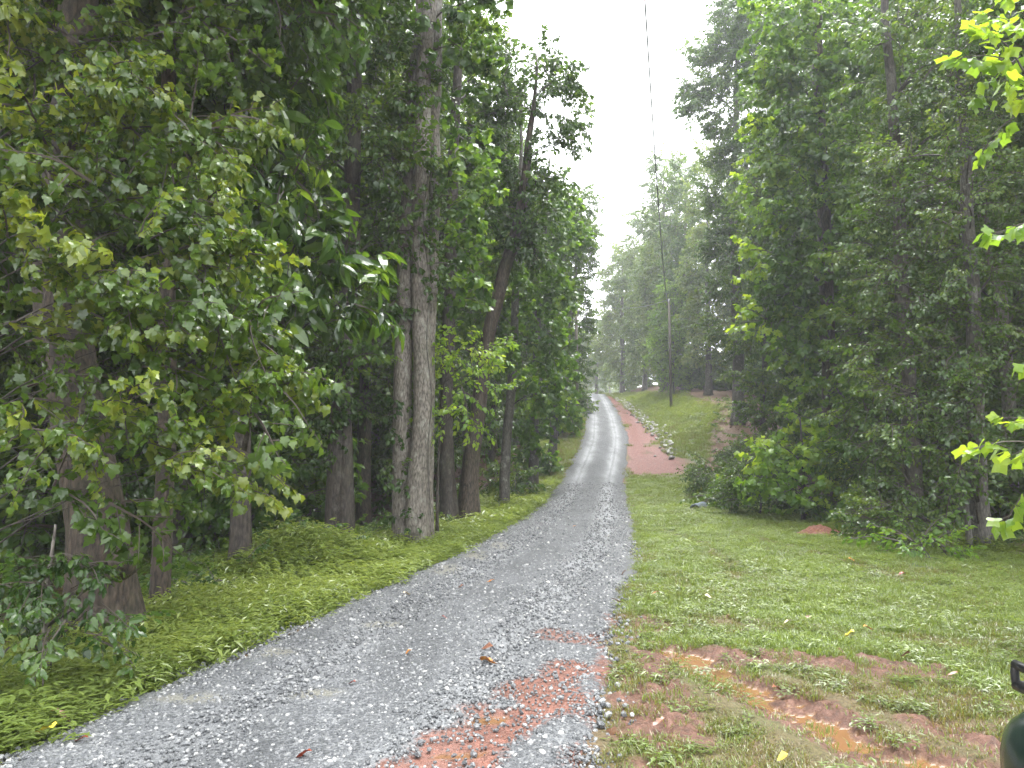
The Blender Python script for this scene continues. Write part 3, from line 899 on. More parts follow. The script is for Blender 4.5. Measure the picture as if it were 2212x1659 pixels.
add_tree('leaning_tree', 'tree with leaning mossy trunk and open crown against the white sky left of the road', pth, [.24, .20, .18, .17, .155, .15, .11, .06, .02], lean_cl, 'green', 'bark_oak', seed=9, 
         extra=[('ivy', img_clumps([(1120, 500, 17.4, 26, 50, .35), (1135, 400, 17.5, 24, 50, .35), (1140, 560, 17.5, 18, 30, .3)]), 3, 1.3, .3, 'ivy')], dens=2.6, tint=.3)
pth = img_path([(1086, 1075), (1092, 960), (1102, 820), (1110, 650), (1118, 450)], 22, 13)
add_tree('verge_tree', 'slim pale trunk between the leaning trunk and the left edge of the road', pth, [.16, .14, .13, .11, .09, .06, .02],
         img_clumps([(1140, 640, 22, 50, 40), (1090, 560, 22.5, 50, 50), (1160, 560, 22, 40, 40), (1180, 700, 21.5, 40, 40), (1130, 760, 21.5, 40, 40), (1180, 480, 22.5, 35, 45), (1080, 680, 22.5, 40, 40), (1150, 850, 21.5, 40, 36), (1110, 900, 22, 30, 30), (1190, 800, 22, 30, 36)]), 'poplar', 'bark_pale', seed=10, dens=2.2)
verge_rows = [
    ('third tree from the leaning trunk along the left verge, leaning leaves over gravel', 28, [(1150, 1000), (1158, 850), (1165, 650), (1180, 450)], 13.5,
     [(1190, 430, 28, 40, 40), (1160, 520, 28.5, 40, 45), (1215, 520, 28, 34, 40), (1180, 640, 28, 45, 40), (1200, 640, 27.6, 30, 40), (1170, 760, 28, 40, 40), (1190, 780, 27.5, 34, 36), (1190, 870, 27.5, 40, 34), (1150, 930, 27, 34, 30), (1195, 900, 27.5, 22, 22)], 'poplar'),
    ('leafy tree on the left verge halfway up the hill', 36, [(1190, 960), (1200, 800), (1210, 600), (1222, 450)], 15,
     [(1225, 440, 36, 34, 40), (1245, 520, 36, 26, 40), (1210, 560, 36, 34, 40), (1214, 630, 36, 28, 36), (1195, 700, 36, 34, 36), (1205, 760, 36, 24, 34), (1190, 830, 35.5, 32, 30), (1200, 880, 35.5, 22, 22), (1190, 480, 37, 40, 50)], 'green'),
    ('tall leafy tree on the left verge whose top reaches over the road near the crest', 46, [(1215, 930), (1225, 780), (1240, 600), (1255, 440)], 18.5,
     [(1262, 440, 46, 20, 26), (1250, 500, 46, 26, 32), (1266, 560, 46, 16, 34), (1248, 620, 46, 22, 32), (1262, 690, 46, 14, 30), (1240, 740, 46, 24, 30), (1250, 800, 46, 15, 24), (1240, 860, 45, 16, 22)], 'green'),
]
for i, (lb, d, pp, top, cl_, ky) in enumerate(verge_rows):
    add_tree('verge_tree', lb, img_path(pp, d, top), [.2, .17, .15, .12, .08, .03], img_clumps(cl_), ky, 'bark_pale', seed=20 + i, dens=2.4, scale=1.15, sides=8)

# ------------------------------------------------------------------ trees of the right edge
pth = img_path([(1806, 1050), (1800, 900), (1790, 650), (1782, 400), (1774, 200), (1768, 0)], 20, 20)
pcl = img_clumps([(1700, 40, 19.8, 70, 50), (1790, 60, 20, 60, 60), (1680, 150, 19.6, 50, 40), (1740, 170, 19.4, 60, 40), (1830, 170, 20, 60, 50), (1700, 260, 19.4, 60, 40), (1790, 260, 19.3, 60, 36), (1860, 300, 20, 50, 50),
                  (1690, 350, 19.5, 45, 36), (1740, 340, 19.3, 50, 30), (1830, 400, 19.8, 60, 40), (1720, 450, 19.3, 56, 40), (1770, 510, 19.2, 40, 26), (1690, 540, 19.5, 40, 40), (1840, 520, 19.7, 40, 40), (1730, 610, 19.3, 60, 36), (1690, 660, 19.6, 40, 34),
                  (1760, 680, 19.3, 50, 34), (1850, 640, 20, 40, 40), (1720, 740, 19.5, 50, 26), (1800, 760, 19.4, 40, 26), (1770, 830, 19.3, 40, 26), (1775, 120, 19.2, 40, 40), (1765, 330, 19.2, 36, 30), (1795, 440, 19.2, 34, 36), (1780, 590, 19.2, 36, 26), (1790, 720, 19.2, 34, 26), (1800, 900, 19.2, 36, 30),  (1840, 850, 19.8, 40, 30)])
add_tree('tulip_poplar', 'tall tulip poplar column clothed in bright clumps right of the lawn, dark straight trunk', pth, [.25, .23, .20, .18, .16, .13, .08, .03], pcl, 'poplar', 'bark_oak', seed=30,
         dens=2.6, tint=.5, tsd=.2, extra=[('bright', img_clumps([(1640, 120, 19.4, 26, 30), (1650, 300, 19.3, 24, 40), (1645, 430, 19.3, 26, 40), (1655, 560, 19.3, 24, 40), (1650, 680, 19.3, 24, 36), (1690, 470, 19.0, 24, 24)]), 1.4, 1.0, .5, 'light_painted_leaves')])  # brighter leaf colour along the left edge paints in sky light through leaves
shcl = img_clumps([(1720, 940, 18, 50, 30), (1690, 1000, 17.8, 40, 26), (1760, 990, 17.8, 50, 34), (1700, 1060, 17.6, 50, 26), (1780, 1050, 17.6, 46, 30), (1650, 1040, 17.8, 34, 20), (1740, 900, 18.2, 34, 20), (1760, 1090, 17.4, 36, 20), (1800, 960, 17.5, 34, 26), (1670, 960, 17.6, 26, 26)])
pth = [(*P(1735, 1130, 17.9)[:2], 0), P(1735, 1000, 17.9), P(1728, 900, 18)]
add_tree('poplar_sapling', 'bushy bright-leaved poplar sapling at the edge of the lawn below the tall poplar', pth, [.05, .04, .015], shcl, 'bright', 'bark_dark', seed=31, dens=2.6, tint=.5, tsd=.24, cat='sapling')

pth = img_path([(1592, 885), (1590, 780), (1586, 600), (1584, 450), (1588, 250), (1592, 60)], 40, 30)
add_tree('tall_poplar', 'very tall tree on the right bank whose crown stretches left against the sky', pth, [.33, .30, .27, .25, .2, .15, .1, .04],
         img_clumps([(1590, 40, 40, 40, 50), (1640, 110, 40, 40, 50), (1545, 180, 39.5, 40, 30), (1510, 195, 39.5, 30, 26), (1590, 190, 40, 40, 40), (1560, 260, 39.5, 40, 30), (1620, 280, 40, 40, 40), (1570, 350, 39.5, 40, 36), (1630, 400, 40, 34, 40), (1560, 430, 39.5, 34, 36),
                     (1600, 480, 39.5, 36, 36), (1560, 530, 39.5, 32, 34), (1615, 570, 39.5, 34, 34), (1570, 620, 39.3, 30, 30), (1625, 660, 39.5, 30, 30), (1560, 700, 39.3, 26, 26), (1600, 740, 39.3, 30, 24), (1560, 90, 40, 34, 36), (1500, 230, 39.3, 22, 22), (1620, 20, 38, 44, 40), (1665, 60, 37, 40, 50), (1650, 200, 37, 40, 50), (1590, 120, 39, 44, 40), (1530, 120, 39.5, 30, 30), (1660, 330, 36, 36, 44), (1600, 330, 39, 40, 40)]), 'green', 'bark_pale', seed=32, dens=3.4, scale=1.3, tint=.4, sides=9)
pth = img_path([(1640, 900), (1652, 780), (1658, 650), (1652, 500)], 31, 14)
add_tree('bank_tree', 'slender bent dark trunk between the tall bank tree and the poplar column', pth, [.13, .12, .1, .08, .05, .02],
         img_clumps([(1650, 560, 31, 40, 40), (1640, 480, 31.3, 40, 40), (1620, 720, 30.5, 30, 34), (1680, 720, 31, 34, 40), (1660, 640, 30.7, 34, 34), (1630, 820, 30, 34, 34), (1690, 830, 30, 34, 40), (1640, 880, 29.5, 34, 26), (1660, 900, 29, 40, 30)]), 'green', 'bark_dark', seed=33, dens=2.3, tint=.55, sides=8)

# small-leaved trees over the right side of the lawn
scl_ = img_clumps([(1950, 340, 14, 60, 50), (2050, 400, 13.5, 70, 50), (2150, 380, 13.2, 60, 60), (1930, 460, 13.8, 50, 40), (2010, 520, 13.2, 60, 40), (2110, 540, 12.8, 70, 40), (2190, 560, 12.6, 50, 50), (1920, 600, 13.6, 50, 36), (2000, 650, 13, 60, 34), (2090, 690, 12.6, 60, 30), (2170, 700, 12.3, 50, 36),
                  (1940, 740, 13.2, 50, 30), (2030, 770, 12.6, 60, 26), (2120, 810, 12.2, 60, 26), (1900, 820, 13.4, 40, 30), (1980, 860, 12.8, 50, 24), (2060, 900, 12.3, 50, 24), (2150, 900, 12, 50, 26), (1930, 930, 12.8, 46, 22), (2010, 970, 12.4, 50, 22), (2100, 990, 12, 50, 20), (2180, 990, 11.8, 40, 24),
                  (1950, 1040, 12.6, 40, 20), (2030, 1050, 12.2, 40, 16), (1915, 1100, 12.6, 30, 22), (2090, 1060, 12, 40, 16), (2095, 330, 12.2, 50, 40), (2090, 440, 12.2, 50, 36), (2100, 600, 12.1, 46, 40), (2085, 740, 12.1, 44, 30), (2110, 860, 11.9, 44, 28), (2080, 230, 12.4, 60, 50), (2070, 120, 12.6, 60, 50), (2080, 20, 12.8, 60, 50), (2150, 130, 12.4, 60, 50)])
pth = img_path([(2117, 1182), (2112, 1050), (2104, 900), (2098, 700), (2092, 500), (2085, 350)], 12.8, 12)
add_tree('water_oak', 'pale-barked tree with small glossy leaves drooping low over the right lawn edge', pth, [.16, .135, .12, .11, .10, .08, .05, .02], scl_, 'small', 'bark_pale', seed=34, dens=1.8, tint=.5, tsd=.2,
         extra_stems=[(img_path([(2092, 1165), (2086, 1080), (2080, 980)], 12.6), [.05, .045, .03])])
pth = img_path([(1975, 1150), (1972, 1000), (1960, 800), (1950, 600), (1940, 400), (1930, 250)], 16, 16)
add_tree('edge_tree', 'dark tree behind the drooping small-leaved boughs, right of the poplar column', pth, [.17, .16, .15, .13, .11, .09, .05, .02],
         img_clumps([(1940, 60, 16, 80, 60), (2040, 120, 15.5, 80, 60), (2150, 60, 15.5, 80, 70), (1930, 180, 16, 60, 50), (2020, 240, 15.5, 70, 50), (2140, 220, 15, 70, 60), (1900, 300, 16, 50, 50), (2180, 300, 15, 50, 50), (1890, 440, 16.5, 50, 50), (1880, 560, 16.5, 50, 50), (1880, 700, 16.5, 50, 50), (1860, 780, 17, 50, 40), (1870, 900, 16.5, 50, 50), (1900, 980, 16, 44, 40), (1850, 1000, 17, 44, 40)]), 'oak', 'bark_dark', seed=35, dens=2.1, tint=.45, tsd=.2)

# yellow-green poplar leaves reaching in at the right edge of the frame
ycl = img_clumps([(2225, 110, 6.2, 22, 26, .2), (2220, 225, 6.1, 18, 22, .2), (2230, 180, 6.2, 28, 50, .3), (2250, 60, 6.3, 30, 40, .3), (2285, 925, 6.0, 14, 14, .2), (2290, 1000, 6.0, 14, 20, .2), (2295, 1060, 6, 12, 14, .2)])
ysp = img_clumps([(2300, 150, 6.4, 70, 60), (2300, 400, 6.4, 60, 60), (2320, 700, 6.4, 60, 60), (2290, 980, 6.2, 50, 40)])
pth = [(5.2, 6.5, 0), (5.15, 6.5, 1.6), (5.1, 6.45, 3.2), (5.0, 6.4, 4.8), (4.95, 6.4, 5.6)]
yp = add_tree('young_poplar', 'young poplar whose yellow-green four-lobed leaves reach in at the right edge', pth, [.06, .05, .04, .025, .01], ysp + ycl, 'bright', 'bark_grey', seed=36, dens=.6, scale=.8, tint=.7, cat='young tree', sides=8)
tv_ = [limb_to(np.array(pth), c, .018, rr_) for c, rd_ in ycl]
v, f = join(tv_)
obj('twigwork', np_mesh('twigwork', v - np.array(yp.location), f, [M['twig']]), yp, kind='stuff')
leaf_parts(yp, front_spots(ycl, 60, rr_) , 'tulip', 'bright', .15, rr_, (1.0, 1.0, .8))

# ------------------------------------------------------------------ trees round the crest
def far_tree(name, label, u, v, d, top_v, wpx, seed, key='far', lean=0, z0=.22, ncl=13, bark='bark_pale', group=None, r0=.24, scale=1.5, dens=2.3, tint=.45):
    b = P(u, v, d)
    t = P(u + lean, top_v, d)
    b[2] = float(gh(b[0], b[1]))
    pth = [b, b + (t - b) * .33, b + (t - b) * .66, t]
    Rr = wpx * K / FOC * d
    r_ = np.random.default_rng(seed)
    return add_tree(name, label, pth, [r0, r0 * .8, r0 * .5, r0 * .12], auto_clumps(pth, (t[2] - b[2]) * z0 * .45, Rr, ncl + 4, r_, .58), key, bark, group, dens, scale, tint, .15, seed, sides=8)
far_tree('crest_tree', 'lone small-crowned tree standing at the crest of the road against the sky', 1288, 846, 108, 690, 36, 41, r0=.28, z0=.3, ncl=9, dens=1.8)
far_tree('bank_oak', 'pale thick-trunked tree behind the right-hand utility pole', 1434, 842, 72, 352, 60, 42, r0=.36, z0=.28, ncl=15, scale=1.4)
far_tree('hilltop_oak', 'hazy tree leftmost of the wood on the right hilltop', 1344, 838, 92, 548, 50, 43, r0=.34, z0=.25)
far_tree('hilltop_oak', 'hazy tree between the leftmost hilltop tree and the pale thick trunk', 1392, 832, 84, 468, 52, 44, r0=.28, z0=.25)
far_tree('hilltop_oak', 'tall hazy tree right behind the pale thick trunk on the bank', 1478, 830, 66, 372, 50, 45, 'green', r0=.26, scale=1.5)
far_tree('hilltop_oak', 'rounded brownish green tree between the utility pole and the very tall bank tree', 1530, 848, 58, 340, 56, 46, r0=.26, scale=1.3, tint=.65)
far_tree('bank_tree', 'yellowish green small tree low behind the utility pole', 1455, 838, 64, 620, 40, 47, 'beech', r0=.1, ncl=9, scale=1.3, tint=.25, z0=.1)
for i, (u, d, tv_, wd) in enumerate([(1222, 130, 650, 30), (1252, 165, 720, 30), (1316, 160, 700, 26), (1345, 124, 600, 26), (1290, 210, 780, 40), (1325, 220, 770, 40), (1245, 220, 775, 40), (1366, 112, 570, 36), (1395, 106, 540, 40), (1428, 98, 500, 46)]):
    far_tree('far_tree', 'pale hazy tree far off beyond the crest of the road', u, 846, d, tv_, wd, 60 + i, group='hazy trees beyond the crest', ncl=8, scale=2.0, r0=.22, dens=1.5)

# ------------------------------------------------------------------ the wood behind: copies of a few grown trees
def copy_tree(src, loc, rotz, s, label, group):
    r = src.copy(); C.objects.link(r)
    r.location = loc; r.rotation_euler = (0, 0, rotz); r.scale = (s, s, s)
    r['label'] = label; r['group'] = group
    for ch in src.children:
        c_ = ch.copy(); C.objects.link(c_); c_.parent = r
    return r

def zone_label(side, x, y, what):
    r = x / max(y, 1)
    if side == 'L':
        z = 'behind the massive leaning oak' if r < -.42 else 'behind the long-leaved tree and the double stem' if r < -.2 else 'behind the three tall trunks' if r < -.06 and y < 45 else 'beside the gravel road on the hill' if y < 75 else 'near the crest left of the road'
    else:
        z = 'behind the drooping small-leaved boughs at right' if r > .52 else 'behind the tall poplar column' if r > .36 else 'behind the very tall bank tree' if y < 70 else 'on the right hilltop'
    return ('leafy tree in the wood ' if what == 't' else 'dim leafy bush in the wood ') + z, ('trees ' if what == 't' else 'bushes ') + z
protos = []
def wood_spots(side):
    r_ = np.random.default_rng(5 if side == 'L' else 6)
    out = []
    tries = 0
    while tries < 6000:
        tries += 1
        y = r_.uniform(4, 105); 
        if side == 'L':
            t = r_.uniform(3.2, 34); x = float(xc(y)) - float(hw(y)) - t
            if y < 21 and t < 6.5: continue
        else:
            e = float(np.interp(y, [0, 8, 14, 20, 30, 40, 55, 75, 110], [11, 10.5, 10.5, 10.5, 13, 16, 20, 19, 18]))
            x = e + r_.uniform(0, 30)
        if abs(x) > .74 * y + 4.5: continue
        if y > 60 and abs(x - float(xc(y))) > 26: continue
        if y > 84: continue
        md = 2.9 if y < 30 else (3.7 if y < 60 else 5.0)
        if any((x - a) ** 2 + (y - b) ** 2 < md * md for a, b in out): continue
        out.append((x, y))
    return out
spotsL, spotsR = wood_spots('L'), wood_spots('R')
keys = ['green', 'oak', 'poplar', 'far', 'green', 'small']
allsp = [('L', *p) for p in spotsL] + [('R', *p) for p in spotsR]
rw = np.random.default_rng(99)
for i, (sd_, x, y) in enumerate(allsp):
    nm = 'wood_tree'; lb, gp_ = zone_label(sd_, x, y, 't')
    z = float(gh(x, y))
    if i < 6:
        Ht = rw.uniform(15, 20)
        pth = [(x, y, z), (x + rw.normal(0, .3), y + rw.normal(0, .3), z + Ht * .35), (x + rw.normal(0, .5), y + rw.normal(0, .5), z + Ht * .7), (x + rw.normal(0, .7), y, z + Ht)]
        sc = 1.35 if keys[i] != 'small' else 1.6
        protos.append(add_tree(nm, lb, pth, [.2, .16, .11, .03], auto_clumps(pth, 1.6 + i * .4, 2.6, 17, rw, .5), keys[i], ['bark_dark', 'bark_grey', 'bark_oak'][i % 3], gp_, 1.4, sc, .42, .18, 200 + i, sides=9))
    else:
        copy_tree(protos[int(rw.integers(6))], (x, y, z), rw.uniform(0, 6.28), rw.uniform(.75, 1.2), lb, gp_)
print('trees in the wood', len(spotsL), len(spotsR))

# ------------------------------------------------------------------ shrubs
def shrub(name, label, x, y, H, W, key, seed, group=None, dens=2.2, scale=1.0, tint=.4, ncl=7, tsd=.18):
    r_ = np.random.default_rng(seed)
    z = float(gh(x, y))
    cl_ = []
    for i in range(ncl):
        a = i * 2.4; f = (i + .5) / ncl
        q = W * .55 * math.sqrt(1 - f * .7)
        cl_.append((np.array([x + q * math.cos(a), y + q * math.sin(a), z + H * (.2 + .68 * f)]), (W * .42, W * .42, H * .2)))
    pth = [(x, y, z), (x + .05, y, z + H * .4), (x, y + .05, z + H * .85)]
    return add_tree(name, label, pth, [.03, .022, .008], cl_, key, 'bark_dark', group, dens, scale, tint, tsd, seed, cat='shrub', sides=6, flare=.1)

def at(u, v, d):
    p = P(u, v, d); return float(p[0]), float(p[1])
hx, hy = at(60, 1300, 5.2)
hcl2 = img_clumps([(40, 1215, 5.2, 60, 22), (110, 1230, 5.2, 60, 22), (180, 1215, 5.25, 45, 18), (60, 1275, 5.1, 70, 22), (150, 1275, 5.15, 60, 20), (215, 1250, 5.3, 30, 16), (40, 1340, 5.0, 60, 22), (130, 1340, 5.05, 60, 18), (170, 1385, 5.0, 40, 14), (60, 1400, 5.0, 50, 16), (200, 1310, 5.2, 30, 14)])
hol = add_tree('holly_shrub', 'holly shrub with spiny glossy leaves in front of the massive oak', [(hx, hy + .3, 0), (hx, hy + .2, .5), (hx + .1, hy + .1, 1.1)], [.025, .02, .008], hcl2, 'holly', 'bark_grey', seed=70, dens=1.1, tint=.5, tsd=.22, cat='shrub', sides=6)
leaf_parts(hol, front_spots(hcl2, 200, rr_), 'holly', 'holly', .072, rr_, (.3, .6, 1.0))
EDGE = [
    ('hilltop_bush', 'leafy bush under the hilltop trees left of the utility pole', 1398, 836, 88, 3.2, 2.4, 'far', .5),
    ('hilltop_bush', 'leafy bush at the foot of the leftmost hilltop tree', 1362, 836, 94, 2.6, 2.2, 'far', .55),
    ('hilltop_bush', 'leafy bush just right of the pale thick trunk', 1470, 838, 76, 3.0, 2.4, 'green', .5),
    ('hilltop_bush', 'leafy bush behind the leaf litter on the right bank', 1520, 842, 66, 3.0, 2.6, 'green', .45),
    ('evergreen_shrub', 'rounded dark evergreen bush beside the drainage swale', 1550, 1015, 26, 1.25, 1.1, 'small', .35),
    ('evergreen_shrub', 'taller dark bush right behind the rounded evergreen bush', 1625, 960, 27.5, 2.2, 1.2, 'small', .45),
    ('yellow_green_shrub', 'small upright yellow-green bush in front of the dark evergreens', 1592, 1075, 21.5, 1.2, .55, 'beech', .35),
    ('low_shrub', 'low glossy weed bush left of the yellow-green bush', 1555, 1090, 22.5, .7, .6, 'oak', .6),
    ('evergreen_shrub', 'dark bush between the evergreens and the poplar sapling', 1640, 1090, 19.5, 1.5, 1.0, 'small', .4),
    ('low_shrub', 'low bush under the right edge of the poplar sapling', 1850, 1110, 17.5, .8, 1.0, 'green', .5),
    ('low_shrub', 'spreading low bush at the foot of the drooping boughs', 1930, 1150, 13.4, .75, .7, 'small', .65),
    ('low_shrub', 'small bright green plant clump in front of the pale-barked tree', 1990, 1205, 11.6, .35, .4, 'beech', .2),
    ('roadside_shrub', 'leafy bush against the left edge of the road on the hill', 1205, 905, 44, 2.2, 1.2, 'poplar', .5),
    ('roadside_shrub', 'leafy bush near the crest on the left edge of the road', 1238, 875, 60, 2.6, 1.4, 'green', .5),
    ('roadside_shrub', 'bush at the top of the left verge slope', 1150, 955, 33, 1.6, 1.0, 'poplar', .5),
    ('roadside_shrub', 'bush low on the left verge beyond the leaning trunk', 1105, 1020, 25.5, 1.2, .8, 'green', .45),
]
for i, (nm, lb, u, v, d, H_, W_, ky, ti) in enumerate(EDGE):
    x, y = at(u, v, d)
    shrub(nm, lb, x, y, H_, W_, ky, 300 + i, tint=ti, scale=1.0 if d < 30 else 1.4)
# understorey bushes that fill the shade of the wood
us = [shrub('understorey_bush', zone_label('L', -9 - 2 * i, 17 + 5 * i, 'b')[0], -9 - 2 * i, 17 + 5 * i, 2.4 + .5 * i, 1.5, ky, 320 + i, zone_label('L', -9 - 2 * i, 17 + 5 * i, 'b')[1], scale=1.4, tint=.4, ncl=8) for i, ky in enumerate(('green', 'oak', 'poplar'))]
ru = np.random.default_rng(123)
cnt = 0
bush = []
for sd_, m_ in (('L', 130), ('R', 110)):
    t_ = 0
    while m_ > 0 and t_ < 5000:
        t_ += 1
        y = ru.uniform(9, 112)
        if sd_ == 'L':
            if y > 72: continue
            t = ru.uniform(4.5, 26); x = float(xc(y)) - float(hw(y)) - t
            if y < 15 and t < 8: continue
        else:
            if y > 80: continue
            x = float(np.interp(y, [0, 8, 14, 20, 30, 40, 55, 75, 110], [11, 11, 10.5, 9.5, 11.5, 15, 19, 18, 17])) + ru.uniform(0, 18)
        if abs(x) > .74 * y + 3: continue
        if any((x - a) ** 2 + (y - b) ** 2 < 2.0 for a, b in bush): continue
        bush.append((x, y)); m_ -= 1
        copy_tree(us[int(ru.integers(3))], (x, y, float(gh(x, y))), ru.uniform(0, 6.28), ru.uniform(.6, 1.35), *zone_label(sd_, x, y, 'b'))

# ------------------------------------------------------------------ utility poles and wire
n = N('pole_wood'); co = n.coord((1, 1, .08)); g = n.noise(24, 5, .6, co)
M['pole'] = n.done(n.bsdf(n.ramp(g, [(.3, (.035, .028, .02)), (.7, (.10, .085, .06))]), .75, g, .5, .01))
n = N('porcelain'); M['porcelain'] = n.done(n.bsdf((.55, .55, .53), .25))
n = N('wire_metal'); M['wire'] = n.done(n.bsdf((.10, .10, .105), .5))
def pole(label, u, v, d, h):
    p = P(u, v, d); z = float(gh(p[0], p[1]))
    t = thing('utility_pole', label, 'utility pole', (p[0], p[1], z), 'utility poles along the road')
    v_, f_ = tube(np.array([(0, 0, -.5), (0, 0, h * .5), (0, 0, h)]), [.115, .10, .085], 12)
    obj('shaft', np_mesh('shaft', v_, f_, [M['pole']], smooth=True), t)
    v_, f_ = tube(np.array([(0, 0, h - .03), (0, 0, h + .08), (0, 0, h + .10), (0, 0, h + .18), (0, 0, h + .22)]), [.03, .03, .075, .065, .03], 8)
    obj('insulator', np_mesh('insulator', v_, f_, [M['porcelain']], smooth=True), t)
    v_, f_ = tube(np.array([(.12, 0, h - .6), (.17, 0, h - .3)]), [.03, .03], 6)
    obj('bracket', np_mesh('bracket', v_, f_, [M['wire']]), t)
    return np.array([p[0], p[1], z + h + .2])
def pole_h(u, v, d, vt):
    p = P(u, v, d); return P(u, vt, d)[2] - float(gh(p[0], p[1])) - .2
top1 = pole('brown wooden utility pole standing on the grassy right bank', 1450, 890, 56, pole_h(1450, 890, 56, 646))
top2 = pole('slim greenish utility pole among the leaves left of the road near the crest', 1247, 940, 44, pole_h(1247, 940, 44, 652))
qa, qb = P(1393, 0, 15), P(1418, 380, 22.5)
def lag(y, pts):
    s = 0
    for i, a in enumerate(pts):
        l_ = 1
        for j, b in enumerate(pts):
            if i != j: l_ *= (y - b[1]) / (a[1] - b[1])
        s = s + l_ * a
    return s
wy = np.linspace(2, top1[1], 60)
wp = np.array([lag(y, [qa, qb, top1]) for y in wy]); wp[:, 0] = np.interp(wy, [2, top1[1]], [top1[0] - (top1[1] - 2) * (top1[0] - qa[0]) / (top1[1] - 15), top1[0]])
wp[:, 1] = wy
v_, f_ = tube(wp, np.linspace(.017, .024, 60), 5)
tag(obj('power_line', np_mesh('power_line', v_, f_, [M['wire']], smooth=True)), 'thin wire hanging down through the white sky to the right pole', 'wire')
wq = np.array([top1 + (top2 - top1) * t - np.array([0, 0, 1.1 * 4 * t * (1 - t) * .5]) for t in np.linspace(0, 1, 20)])
v_, f_ = tube(wq, np.full(20, .014), 5)
tag(obj('power_line', np_mesh('power_line', v_, f_, [M['wire']], smooth=True)), 'thin wire crossing high above the road between the two poles', 'wire')

# ------------------------------------------------------------------ stones
def rock_mesh(name, seed, mat, flat=.7):
    import bmesh
    bm = bmesh.new(); bmesh.ops.create_icosphere(bm, subdivisions=1, radius=1)
    r_ = random.Random(seed)
    ax = [r_.uniform(.75, 1.25), r_.uniform(.6, .95), r_.uniform(.45, .75) * flat / .7]
    for v in bm.verts:
        k_ = r_.uniform(.72, 1.1)
        v.co = Vector((v.co.x * ax[0] * k_, v.co.y * ax[1] * k_, v.co.z * ax[2] * k_))
    bmesh.ops.triangulate(bm, faces=bm.faces)
    me = bpy.data.meshes.new(name); bm.to_mesh(me); bm.free()
    me.materials.append(mat)
    return me
n = N('gravel_stone')
ti = n.attr('tint', 'INSTANCER')
c = n.ramp(ti, [(.0, (.02, .022, .026)), (.35, (.06, .064, .07)), (.7, (.15, .155, .16)), (.93, (.33, .33, .325)), (1.0, (.5, .49, .46))])
nz = n.noise(3, 4, .6, n.coord())
c = n.mix(n.math('MULTIPLY', nz, .5), c, (.14, .145, .15))
M['stone'] = n.done(n.bsdf(c, n.ramp(nz, [(.3, .16), (.7, .42)]), nz, .3, .2, spec=.6))
n = N('riprap_stone')
nz = n.noise(5, 5, .65, n.coord()); oi = n.n('ShaderNodeObjectInfo')
c = n.ramp(n.math('ADD', n.math('MULTIPLY', oi.outputs['Random'], .7), n.math('MULTIPLY', nz, .3)), [(.1, (.10, .095, .09)), (.5, (.26, .25, .235)), (.9, (.42, .41, .39))])
M['riprap'] = n.done(n.bsdf(c, .5, nz, .5, .05))
grp = scatter_group('gravel_scatter', [bpy.data.objects.new('pebble', rock_mesh('pebble', 400 + i, M['stone'])) for i in range(7)])
rg = np.random.default_rng(31)
def road_mud_at(x, y):
    rm = fbm(x * 2.3, y * 2.3, 91) - .5
    return 1 - sstep(.06, .32, seg_d(x, y, ROADMUD) + rm * .55)
def gravel_points(y0, y1, per, smin, smax):
    nn = int(per * (y1 - y0) * 3.1)
    y = rg.uniform(y0, y1, nn); h = hw(y)
    lat = rg.uniform(-1, 1, nn) * (h + .05)
    e = rg.random(nn) < .16
    lat = np.where(e, np.sign(lat) * (h + rg.normal(-.02, .11, nn)), lat)
    x = xc(y) + lat
    keep = rg.random(nn) > .66 * road_mud_at(x, y)
    keep &= rg.random(nn) > .45 * gauss((lat - .72) / .3) * sstep(9, 14, y)
    x, y, lat = x[keep], y[keep], lat[keep]; nn = len(x)
    s = np.exp(rg.normal(0, .38, nn)) * (smin + smax) / 2 * .5
    s = np.clip(s, smin * .4, smax)
    z = gh(x, y) + .035 * sstep(0, .15, 1 - np.abs(lat) / (hw(y) + .1)) - .006 + s * .12
    return np.stack([x, y, z], 1), s
ga = [gravel_points(2.6, 6.0, 1700, .012, .030), gravel_points(6.0, 10.0, 1000, .013, .034), gravel_points(10, 17, 430, .016, .042), gravel_points(17, 30, 170, .020, .050)]
gpnt = np.concatenate([a for a, b in ga]); gs = np.concatenate([b for a, b in ga]); m_ = len(gpnt)
# a few larger stones, thickest along the margins
m2 = 1100
y = rg.uniform(2.8, 14, m2) ; sg = np.where(rg.random(m2) < .5, -1, 1)
lat = np.where(rg.random(m2) < .6, sg * (hw(y) + rg.normal(.0, .13, m2)), rg.uniform(-1, 1, m2) * hw(y))
x = xc(y) + lat; s2 = rg.uniform(.016, .034, m2)
gpnt = np.concatenate([gpnt, np.stack([x, y, gh(x, y) + .012 + s2 * .3], 1)]); gs = np.r_[gs, s2]; m_ = len(gpnt)
tnt = np.clip(rg.beta(1.7, 1.7, m_) * 1.04, 0, 1)
scatter('gravel', grp, gpnt, np.stack([rg.normal(0, .35, m_), rg.normal(0, .35, m_), rg.uniform(0, 6.28, m_)], 1), gs, tnt, rg.integers(0, 7, m_), kind='stuff')
print('gravel', m_)

